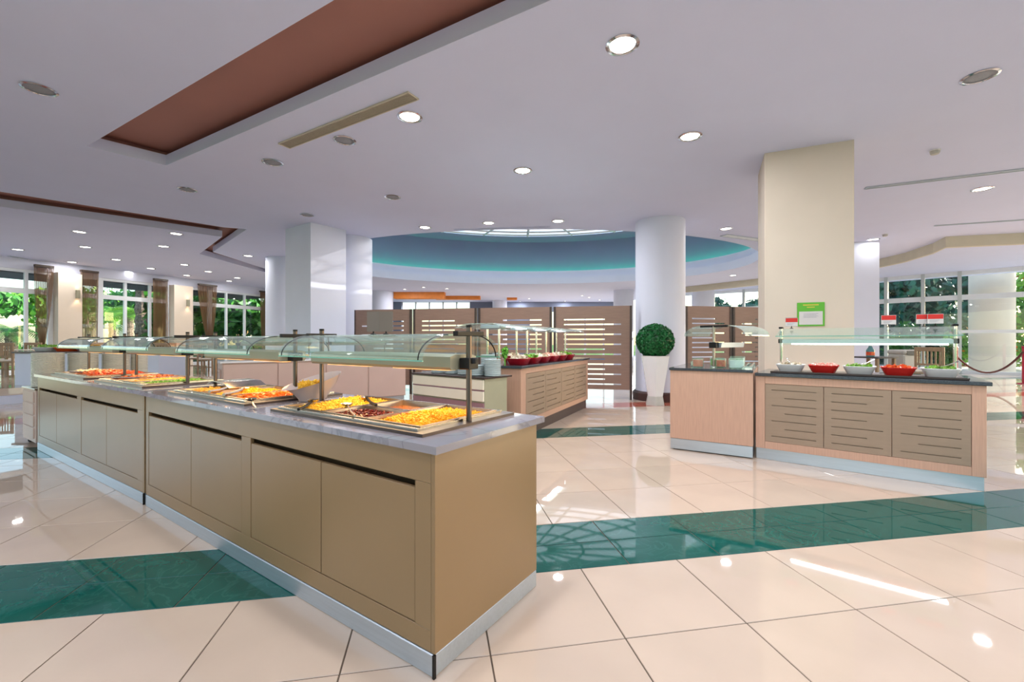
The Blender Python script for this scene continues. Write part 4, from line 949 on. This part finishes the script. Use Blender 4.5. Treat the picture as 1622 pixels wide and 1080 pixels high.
# ---- slatted partition
def screen_panel(P, Q, label, m, z0=.22, z1=2.08, nsl=14, side=1, name='slatted_screen', grp='slatted screen panels'):
    P, Q = Vector((*P, 0)), Vector((*Q, 0)); L = (Q - P).length; an = math.atan2((Q - P).y, (Q - P).x)
    r = thing(name, label, 'screen', P.to_tuple(), an, grp); th = .03; x0, x1 = .03, L - .03
    sm = .12 * L; a, c = x0 + sm, x1 - sm
    for s in (x0, x1): part(r, 'foot', MB().bb(s - .025, s + .025, -.03, .03, 0, z1), 'frame_dark')
    part(r, 'stile', MB().bb(x0 + .025, a, -th / 2, th / 2, z0, z1), m); part(r, 'stile', MB().bb(c, x1 - .025, -th / 2, th / 2, z0, z1), m)
    top_h = .2; pitch = (z1 - z0 - top_h - .1) / nsl; gap = .032
    part(r, 'top_rail', MB().bb(a, c, -th / 2, th / 2, z1 - top_h, z1), m); part(r, 'bottom_rail', MB().bb(a, c, -th / 2, th / 2, z0, z0 + .1), m)
    for k in range(nsl):
        zb = z0 + .1 + k * pitch; mb = MB().bb(a, c, -th / 2, th / 2, zb + gap, zb + pitch)
        if k % 2: mb.bb(a if side < 0 else c - (c - a) * .28, a + (c - a) * .28 if side < 0 else c, -th / 2, th / 2, zb - .001, zb + gap + .001)
        part(r, 'slat', mb, m)
sc0, sc1 = (-3.6, 10.92), (2.62, 9.62)
pxs = [600, 654, 757, 876, 1003]
labs = ['brown slatted screen panel beside the round white column pair', 'brown slatted screen panel behind the two menu cards', 'brown slatted screen panel behind the red bowl canopy', 'brown slatted screen panel ending at the big round column']
for k in range(4):
    a, b2 = ray_line(pxs[k] if k else 560, sc0, sc1), ray_line(pxs[k + 1], sc0, sc1); u_ = (b2 - a).normalized()
    screen_panel((a + u_ * .01).to_2d(), (b2 - u_ * .02).to_2d(), labs[k], 'partition_brown', side=1 if k % 2 else -1)
s2a, s2b = (4.0, 10.4), (7.6, 11.2)
for k, (x0, x1, lab) in enumerate(((1085, 1158, 'backlit slatted screen panel beside the topiary column'), (1160, 1262, 'backlit slatted screen panel reaching behind the cream column'))):
    a, b2 = ray_line(x0, s2a, s2b), ray_line(x1, s2a, s2b); screen_panel(a.to_2d(), b2.to_2d(), lab, 'partition_brown', z1=2.14, side=(1, -1)[k])

# ---- topiary planter
pt = flo(1038, 641); r = thing('topiary_planter', 'clipped green topiary ball in a tapered white planter', 'planter', (pt.x, pt.y + .02, 0), .3)
part(r, 'pot', MB().lathe([(.16, .16), (.30, .98), (.31, 1.0), (.28, 1.0), (.27, .9), (.002, .9)], 6), 'porcelain')
part(r, 'pot_base', MB().lathe([(.20, 0), (.165, .18)], 6, cap=True), 'grey_bin')
part(r, 'ball', MB().lathe([(.35 * math.sin(t * PI / 14), 1.30 - .33 * math.cos(t * PI / 14)) for t in range(1, 14)], 28, cap=True), 'leaf_topiary', True)
part(r, 'leaves', MB().leafquads(3500, (.375, .375, .35), (0, 0, 1.3), .036, .93, 3, 1.4, .6), 'leaf_topiary', kind='stuff')

# ================================================================ CEILING FITTINGS
def downlight(lit=True):
    r = thing('downlight', 'x', 'lamp')
    part(r, 'rim', MB().lathe([(.145, 0), (.15, -.006), (.125, -.014), (.112, -.006), (.11, -.001)], 28), 'chrome', True)
    part(r, 'diffuser', MB().lathe([(.112, -.003), (.06, -.006), (.002, -.007)], 28), 'lamp_disc', True)
    lamp(r, 'downlight_light', 'AREA', LAMP, (.97, .975, 1), (0, 0, -.02), .2)
    return r
DL = [(986, 71), (649, 185), (1093, 216), (828, 270), (673, 360), (774, 353), (884, 350), (1150, 362), (1556, 299), (1383, 379), (126, 367), (279, 370), (28, 395), (135, 391), (259, 390), (114, 415), (184, 411), (203, 430), (239, 425), (292, 419), (296, 436), (285, 441), (330, 430), (393, 405), (363, 445), (376, 440), (6, 422),
      (671, 455), (708, 457), (641, 458), (838, 473), (824, 477), (895, 477), (922, 468), (933, 471), (950, 475), (1161, 436)]
pos = [cei(x, y) for x, y in DL]; NVIEW = len(pos)
pos += [Vector((x, y, CEIL)) for x, y in ((-.36, 2.23), (-1.72, .53), (-3.08, -1.17), (-4.0, 1.7), (-5.4, 0), (3.2, 2.67), (1.84, .97), (5.4, 1.41), (4.04, -.29), (-10.5, 2.5), (10.5, 2.2), (14.5, 2.0), (14.8, 6.0))]
d0 = downlight(); nd = 0
SEATL = bpy.data.lights.new('seating_light', 'AREA'); SEATL.shape = 'DISK'; SEATL.size = .2; SEATL.energy = LAMP * .5; SEATL.color = (1, .97, .93)
DLAB = ['glowing downlight alone between the coffer edge and the cream column', 'glowing downlight at the end of the air grille', 'glowing downlight just before the cream column top', 'glowing downlight between the air grille and the dome', None, None, None, 'downlight beside the short white air slot at the dome', 'downlight between the two air slots before the facade', 'downlight over the narrow bluish column']
for p in pos:
    o = d0 if nd == 0 else copy_tree(d0); nd += 1
    far_ = p.y > 20; seat = p.x < -7 and p.y > 6
    o.location = p
    o['label'] = 'small round downlight in the ceiling beyond the dome' if far_ else ('round downlight in the ceiling over the window seating' if seat else 'round chrome rimmed downlight glowing in the pale ceiling')
    o['group'] = 'downlights beyond the dome' if far_ else ('downlights over the window seating' if seat else 'downlights over the buffet hall')
    if nd <= 10 and DLAB[nd - 1]: o['label'] = DLAB[nd - 1]
    elif 5 <= nd <= 7: o['label'] = 'downlight in the row of three along the near dome rim'
    if seat:
        for c_ in o.children:
            if c_.type == 'LIGHT': c_.data = SEATL
    if nd == 10:
        for c_ in o.children:
            if c_.type == 'LIGHT': c_.data = SEATL.copy(); c_.data.energy = LAMP * .12
    if nd > NVIEW:
        for c_ in o.children:
            if c_.type == 'LIGHT': c_.name = 'downlight_row_%d_offscreen' % (nd - NVIEW)
    if far_: o.scale = (.75, .75, 1)
sp = None
SPL = iter(('beside the long coffer away from the counters', 'between the cream column and the facade', 'directly beside the long air grille', 'next to the air grille end and the coffer', 'between the two terracotta coffers', 'alone between the air grille and the dome', 'just before the square white column'))
for x, y in ((62, 141), (1552, 121), (546, 222), (432, 257), (297, 300), (622, 312), (487, 340)):
    slab = 'round grey speaker grille ' + next(SPL)
    if sp is None:
        sp = thing('ceiling_speaker', slab, 'speaker', cei(x, y).to_tuple(), 0, 'round ceiling speaker grilles')
        part(sp, 'rim', MB().lathe([(.14, 0), (.148, -.006), (.125, -.012), (.12, -.004)], 28), 'chrome', True)
        part(sp, 'mesh_disc', MB().lathe([(.121, -.003), (.06, -.006), (.002, -.007)], 28), 'speaker_mesh', True); part(sp, 'inner_ring', MB().lathe([(.1, -.006), (.106, -.01), (.098, -.01)], 28), 'speaker_mesh', True)
    else: copy_tree(sp, None, cei(x, y), None, slab)
def linear(name, label, cat, P, Q, w_, m, slats=0, frame='grille_metal', light=0):
    L = (Q - P).length; an = math.atan2((Q - P).y, (Q - P).x)
    r = thing(name, label, cat, P.to_tuple(), an)
    xs = [0, .012, L - .012, L]; ys = [-w_ / 2, -w_ / 2 + .014, w_ / 2 - .014, w_ / 2]
    part(r, 'frame', MB().cells(xs, ys, lambda i, j: None if (i, j) == (1, 1) else -.001, -.018), frame)
    part(r, 'backing' if slats else 'diffuser', MB().bb(.012, L - .012, -w_ / 2 + .014, w_ / 2 - .014, -.005, -.002), m)
    for k in range(slats):
        y = -w_ / 2 + .014 + (w_ - .028) * (k + .5) / slats; part(r, 'slat', MB().box((L / 2, y, -.011), (L - .024, .008, .003), rx=.5), frame)
    if light: lamp(r, 'linear_light', 'AREA', light, (1, .98, .95), (L / 2, 0, -.03), L * .95, w_)
linear('air_grille', 'long slatted beige air grille between the coffer and a downlight', 'vent', cei(450, 230), cei(655, 150), .17, 'grille_metal', 8)
linear('slot_diffuser', 'long white air slot in the ceiling behind the cream column', 'vent', cei(1370, 297.5), cei(1660, 263), .11, 'window_frame', 2, 'alu')
linear('slot_diffuser', 'thin air slot in the ceiling near the glass facade', 'vent', cei(1480, 357), cei(1660, 345), .06, 'speaker_mesh', 1, 'alu')
linear('slot_diffuser', 'thin air slot at the near rim of the oval dome', 'vent', cei(720, 363.5), cei(872, 358.5), .1, 'speaker_mesh', 1, 'ceiling_paint')
linear('slot_diffuser', 'short white air slot at the dome rim beside the round column', 'vent', cei(1146, 372), cei(1206, 380), .22, 'window_frame', 1, 'alu')
linear('slot_diffuser', 'pale air slot in the ceiling above the tied curtain', 'vent', cei(15, 405), cei(98, 421), .12, 'window_frame', 1, 'alu')
r = thing('smoke_detector', 'small grey smoke detector hanging from the ceiling before the facade', 'detector', cei(1481, 238).to_tuple())
part(r, 'base', MB().cyl((0, 0, -.012), .06, .012, 20), 'porcelain', True); part(r, 'head', MB().lathe([(.05, -.012), (.055, -.03), (.045, -.055), (.02, -.06)], 20, cap=True), 'grey_bin', True)
r = copy_tree(r, None, cei(1402, 371), None, 'small grey smoke detector near the narrow bluish column')

# ================================================================ FURNITURE AROUND
def chair_proto(name, label, h=.95, seat=.46):
    r = thing(name, label, 'chair', group='slat back wooden chairs'); w_ = .21
    part(r, 'seat', MB().bb(-.22, .22, -.22, .22, seat - .05, seat - .02, .008), 'chair_wood'); part(r, 'cushion', MB().bb(-.2, .2, -.2, .2, seat - .02, seat + .02, .012), 'cloth')
    for sx in (-1, 1):
        part(r, 'leg', MB().box((sx * .195, .195, (seat - .05) / 2), (.042, .042, seat - .05), .004), 'chair_wood')
        part(r, 'leg', MB().box((sx * .195, -.2, h / 2), (.042, .042, h), .004), 'chair_wood')
    part(r, 'top_rail', MB().box((0, -.2, h - .04), (.43, .03, .08), .006), 'chair_wood'); part(r, 'back_rail', MB().box((0, -.2, seat + .12), (.36, .025, .04)), 'chair_wood')
    for k in range(6): part(r, 'back_slat', MB().box((-.15 + k * .06, -.2, (seat + .14 + h - .08) / 2), (.025, .018, h - .22 - seat)), 'chair_wood')
    part(r, 'stretcher', MB().box((0, .0, .2), (.38, .025, .03)), 'chair_wood')
    return r
def table(name, label, p, sz=.85, h=.75, m='cloth', rz=0):
    r = thing(name, label, 'table', p, rz, 'dining tables'); part(r, 'tabletop', MB().bb(-sz / 2, sz / 2, -sz / 2, sz / 2, h - .03, h, .004), m)
    for sx in (-1, 1):
        for sy in (-1, 1): part(r, 'leg', MB().box((sx * (sz / 2 - .06), sy * (sz / 2 - .06), (h - .03) / 2), (.05, .05, h - .03)), 'chair_wood')
    return r
ch = chair_proto('dining_chair', 'slat back wooden chair beside the white lettuce tray')
cp = flo(16, 597, .3); ch.location = cp; ch.rotation_euler = (0, 0, .25)
table('dining_table', 'square pale dining table behind the slat back chair', (cp.x - .25, cp.y + .85, .3), .9)
copy_tree(ch, None, cp + Vector((-.3, 1.75, 0)), PI + .2, 'slat back wooden chair across the pale table')
copy_tree(ch, None, cp + Vector((-1.1, .8, 0)), -1.4, 'slat back wooden chair at the outer side of the pale table')
for k, (x, y, rz) in enumerate(((258, 597, .4), (281, 592, -.3), (305, 589, .9), (330, 592, .2), (346, 588, -.5))):
    copy_tree(ch, None, flo(x, y, .3), rz, ('slat back wooden chair glimpsed beside the white salad bar end', 'slat back wooden chair second from the white salad bar', 'slat back wooden chair in the middle of the seating row', 'slat back wooden chair second from the dessert counter', 'slat back wooden chair glimpsed beside the dessert counter')[k])
for k, (x, y) in enumerate(((270, 584), (318, 583))): table('dining_table', ('square dining table between the chairs near the salad bar', 'square dining table between the chairs near the dessert counter')[k], flo(x, y, .3).to_tuple(), .9, rz=.5)
for k, (x, y) in enumerate(((60, 590), (150, 588), (200, 586))):
    copy_tree(ch, None, flo(x, y, .3), .3 + k, ('slat back wooden chair behind the orange red tray', 'slat back wooden chair behind the plum fruit tray', 'slat back wooden chair behind the wide dark red tray')[k])
# behind the salad counter
table('high_table', 'dark high table behind the cream column carrying a water bottle', (7.45, 9.0, 0), .6, .98, 'dark_table', .3)
r = thing('water_bottle', 'blue green water bottle on the dark high table', 'bottle', (7.28, 8.85, .98)); part(r, 'bottle_body', MB().lathe([(.06, 0), (.07, .01), (.07, .13), (.035, .19), (.025, .22)], 18, cap=True), 'bottle_plastic', True); part(r, 'bottle_cap', MB().cyl((0, 0, .22), .027, .025, 14), 'porcelain', True); part(r, 'bottle_label', MB().lathe([(.0715, .03), (.0715, .1)], 18), 'tomato', True)
hc = chair_proto('bar_stool', 'dark framed high stool beside the dark high table', 1.18, .72); hc.location = (8.1, 9.35, 0); hc.rotation_euler = (0, 0, 2.2); hc['group'] = 'high stools'
r = thing('waste_bin', 'pale grey square bin with a swing lid behind the salad dishes', 'bin', (8.15, 9.1, 0), .2); part(r, 'bin_body', MB().bb(-.17, .17, -.17, .17, 0, 1.02, .02), 'grey_bin'); part(r, 'lid', MB().bb(-.18, .18, -.18, .18, 1.02, 1.12, .03), 'grey_bin'); part(r, 'flap', MB().box((0, -.182, 1.06), (.24, .01, .08)), 'dark_table')
hc.location = (7.95, 8.35, 0)
# rope barrier
def stanchion(p, label):
    r = thing('rope_post', label, 'post', p, 0, 'red rope posts'); part(r, 'post_base', MB().lathe([(.16, 0), (.16, .02), (.05, .04)], 20, cap=True), 'red_post', True)
    part(r, 'pole', MB().cyl((0, 0, .03), .045, 1.05, 16), 'red_post', True); part(r, 'finial', MB().lathe([(.05, 1.08), (.06, 1.1), (.04, 1.14), (.01, 1.15)], 16), 'red_post', True)
pa, pb = Vector((13.35, 13.1, 0)), flo(1622, 608)
stanchion(pa.to_tuple(), 'red rope post behind the chrome guard post'); stanchion(pb.to_tuple(), 'red rope post in front of the flowering tree')
za, zb = .86, 1.0; pts = []
for k in range(17):
    t = k / 16; p = pa.lerp(pb, t); pts.append((p.x, p.y, za + (zb - za) * t - .58 * (1 - (2 * t - 1) ** 2)))
solo('barrier_rope', 'dark brown rope sagging between the red posts', 'rope', MB().tube([Vector(p) - pa for p in pts], .028, 8), 'rope', pa.to_tuple(), smooth=True)
solo('handrail', 'white horizontal handrail in front of the glass facade', 'rail', MB().box((0, 0, 1.64), (4.6, .07, .11), .01).bb(-2.25, -2.18, -.03, .03, 0, 1.6).bb(2.18, 2.25, -.03, .03, 0, 1.6), 'window_frame', (18.15, 15.0, 0), -.35)

# ================================================================ OUTSIDE
struct('ground_outside', MB().lathe([(140, -.14), (140, -.13), (.01, -.13)], 48, (0, 15, 0)), 'grass', 'grass outside the building')
struct('pavement_outside', MB().prism([(-30, -12), (36, -12), (40, 15), (34, 36), (0, 44), (-16, 40), (-27, 14)], -.12, -.07), 'paving', 'bright paving around the building')
a, b2 = wp(-330), wp(424)
struct('roof_eave', MB().prism([a - wn * .12, b2 - wn * .12, b2 - wn * 2.2, a - wn * 2.2], 3.5, 3.75), 'dark_soffit', 'dark eave outside the curtained windows')
struct('roof_eave', MB().prism([(20.3, 8), (19.4, 16.4), (16.9, 19), (14.3, 22.7), (8, 27.3), (8, 28.0), (15, 23.4), (18, 19.5), (20.6, 16.6), (21.6, 8)], 4.12, 4.3), 'ceiling_paint', 'eave outside the glass facade')
round_col(1545, 1596, 18.6, 'thick round cream column outside the glass facade', 'cream_paint', z1=5.0, z0=-.1)
tree_mesh = {}
def tree(p, h, rad, m, label, seed, n=1500, size=.34, name='tree', flowers=0, low=.45):
    r = thing(name, label, 'tree' if name == 'tree' else 'shrub', p, seed * .7, 'garden trees' if name == 'tree' else 'garden shrubs')
    cz = h * (low + (1 - low) / 2); rz_ = h * (1 - low) / 2
    part(r, 'trunk', MB().tube([(0, 0, -.15), (.1, .05, h * .3), (.05, .1, cz)], [.16 * h / 5, .12 * h / 5, .06 * h / 5], 8), 'bark', True)
    mb = MB(); R = random.Random(seed)
    for k in range(9):
        c = (R.uniform(-.55, .55) * rad, R.uniform(-.55, .55) * rad, cz + R.uniform(-.6, .6) * rz_); mb.leafquads(n // 9, (rad * .6, rad * .6, rz_ * .6), c, size, .55, seed * 20 + k)
    part(r, 'crown', mb, m, kind='stuff')
    if flowers: part(r, 'flowers', MB().leafquads(flowers, (rad * .95, rad * .95, rz_ * .98), (0, 0, cz), size * .7, .75, seed + 5), 'flower_orange', kind='stuff')
    return r
def at(x, d, z=-.13): return ((x - 811) / FPX * d, d, z)
tree(at(1432, 29), 7.0, 2.3, 'leaf_dark', 'dark leafy tree framed by the facade transom bay', 1, 2400, low=.2); tree(at(1510, 34), 8.5, 2.8, 'leaf_dark', 'tall dark tree behind the thick outdoor column', 2, 2600, low=.2); tree(at(1335, 39), 7, 2.2, 'leaf_dark', 'dark tree behind the narrow bluish column', 3, low=.2)
tree(at(1560, 42), 8, 2.8, 'leaf_dark', 'distant dark tree beside the thick outdoor column', 4); tree(at(1640, 20.5), 5.2, 1.6, 'leaf_light', 'bright green tree with orange blossom beside the outdoor column', 5, 2600, .2, flowers=160, low=.02)
tree(at(1760, 24), 6, 2.2, 'leaf', 'green tree beyond the flowering tree', 6)
tree(at(1440, 23), 2.3, 1.0, 'leaf', 'low round green bush behind the price cards', 7, 900, .16, 'shrub', low=.0); tree(at(1525, 23.5), 2.2, .8, 'leaf_light', 'pale flowering bush beside the facade mullion', 8, 700, .16, 'shrub', 60, low=0)
tree(at(1496, 22.6), 1.3, .5, 'leaf', 'small green bush in front of the dark hedge', 9, 600, .14, 'shrub', low=0)
def hedge(P, Q, h, th, m, label, seed, n, size=.26):
    P, Q = Vector((*P, 0)), Vector((*Q, 0)); L = (Q - P).length; an = math.atan2((Q - P).y, (Q - P).x); R = random.Random(seed)
    r = thing('hedge', label, 'hedge', ((P.x + Q.x) / 2, (P.y + Q.y) / 2, -.13), an); mb = MB()
    for _ in range(n): mb.leafquads(1, (.01, .01, .01), (R.uniform(-L / 2, L / 2), R.uniform(-th, th), R.uniform(0, h) * R.uniform(.85, 1.05)), size, 1, R.randrange(10 ** 6), 2.4)
    part(r, 'foliage', mb, m, kind='stuff'); mb = MB()
    for k in range(int(L * 1.6)): x = R.uniform(-L / 2, L / 2); mb.tube([(x, R.uniform(-.2, .2), 0), (x + R.uniform(-.2, .2), R.uniform(-.2, .2), h * .95)], .03, 5)
    part(r, 'stems', mb, 'bark', kind='stuff')
h0 = wp(310) - wn * 3.2; h1 = wp(424) - wn * 3.2 + wd * 3
hedge(h0.to_2d(), h1.to_2d(), 3.7, .6, 'leaf', 'tall bamboo hedge outside the far curtained windows', 3, 3600)
hedge((-33, 20), (-24, 35), 1.1, .5, 'leaf', 'low clipped hedge outside the tied curtain window', 4, 1600)
hedge(at(1360, 26)[:2], at(1575, 25)[:2], 2.3, .5, 'leaf_dark', 'long dark hedge outside the glass facade under the trees', 6, 2600, .3)
def palm(p, h, label, seed, nf=16, fl=2.0, m='leaf_light', tr=.2):
    r = thing('palm_tree', label, 'palm', p, seed, 'garden palms'); R = random.Random(seed)
    part(r, 'trunk', MB().lathe([(tr * (1.15 if k % 2 else .95), h * k / 16 - .1) for k in range(17)], 12, cap=True), 'bark')
    mb = MB()
    for k in range(nf):
        an = 2 * PI * k / nf + R.uniform(-.2, .2); el = R.uniform(.1, 1.2); pv = None; dirx, diry = math.cos(an), math.sin(an)
        pts_ = [Vector((dirx * fl * t * math.cos(el * (1 - t)), diry * fl * t * math.cos(el * (1 - t)), h + fl * (math.sin(el) * t - .75 * t * t))) for t in [i / 10 for i in range(11)]]
        sd = Vector((-diry, dirx, 0))
        for i in range(1, 11):
            w_ = fl * .26 * math.sin(PI * min(1, (i / 10) * .8 + .15)); q = pts_[i]; pq = pts_[i - 1]; step = (q - pq)
            for s in (-1, 1):
                for t in (0, .5):
                    b_ = pq + step * t; mb.bm.faces.new([mb.bm.verts.new(v) for v in (b_, b_ + step * .34, b_ + step * .75 + sd * s * w_ + Vector((0, 0, -w_ * .35)))])
    part(r, 'fronds', mb, m, kind='stuff'); return r
palm(at(18, 25), 2.0, 'short palm with a round green crown outside the tied curtain window', 1, 22, 1.5, 'leaf', .25); palm(at(228, 23), 4.6, 'thick trunk palm right outside the window between the piers', 2, 16, 1.8, tr=.36); palm(at(178, 32), 3.4, 'palm with pale fronds outside the window between the piers', 3, 18, 2.4)
palm(at(205, 27), 3.0, 'palm with drooping fronds near the thick trunk palm', 4, 16, 2.0); palm(at(1165, 36), 3.8, 'palm outside the facade seen over the backlit screen', 5, 16, 2.2, 'leaf_dark'); palm(at(1196, 30.5), 3.4, 'green palm outside the facade beside the cream column', 6, 16, 2.0, 'leaf'); palm(at(372, 30), 5.0, 'tall palm behind the bamboo hedge', 7, 16, 2.6, 'leaf')
for k, (x, d, h, rd, m, lab) in enumerate(((-60, 34, 6, 3, 'leaf', 'broad tree beyond the low clipped hedge'), (60, 42, 6.5, 3.2, 'leaf_light', 'pale green tree behind the tied curtain'), (140, 50, 7.5, 3.4, 'leaf', 'green tree far behind the sconce pier'), (195, 58, 8, 3.8, 'leaf_light', 'pale tree far behind the thick trunk palm'), (250, 46, 7, 3.4, 'leaf', 'green tree behind the straight curtain'), (330, 38, 7.0, 3.6, 'leaf', 'green tree behind the bamboo hedge'), (1120, 58, 7, 2.8, 'leaf_dark', 'dark tree far beyond the palm facade bay'), (1220, 46, 6, 2.6, 'leaf_dark', 'dark tree far behind the cream column'))):
    tree(at(x, d), h, rd, m, lab, 20 + k, 1100, .42)
r = thing('garden_pavilion', 'low white pavilion in the garden beyond the palms', 'building', (-31, 38, -.13), .5)
part(r, 'wall', MB().bb(-6, 6, -1.5, 1.5, 0, 1.0), 'building'); part(r, 'roof', MB().bb(-6.6, 6.6, -2, 2, 2.5, 2.75), 'building')
for k in range(7): part(r, 'pillar', MB().bb(-6 + k * 2 - .15, -6 + k * 2 + .15, -1.5, -1.2, 1.0, 2.5), 'building')
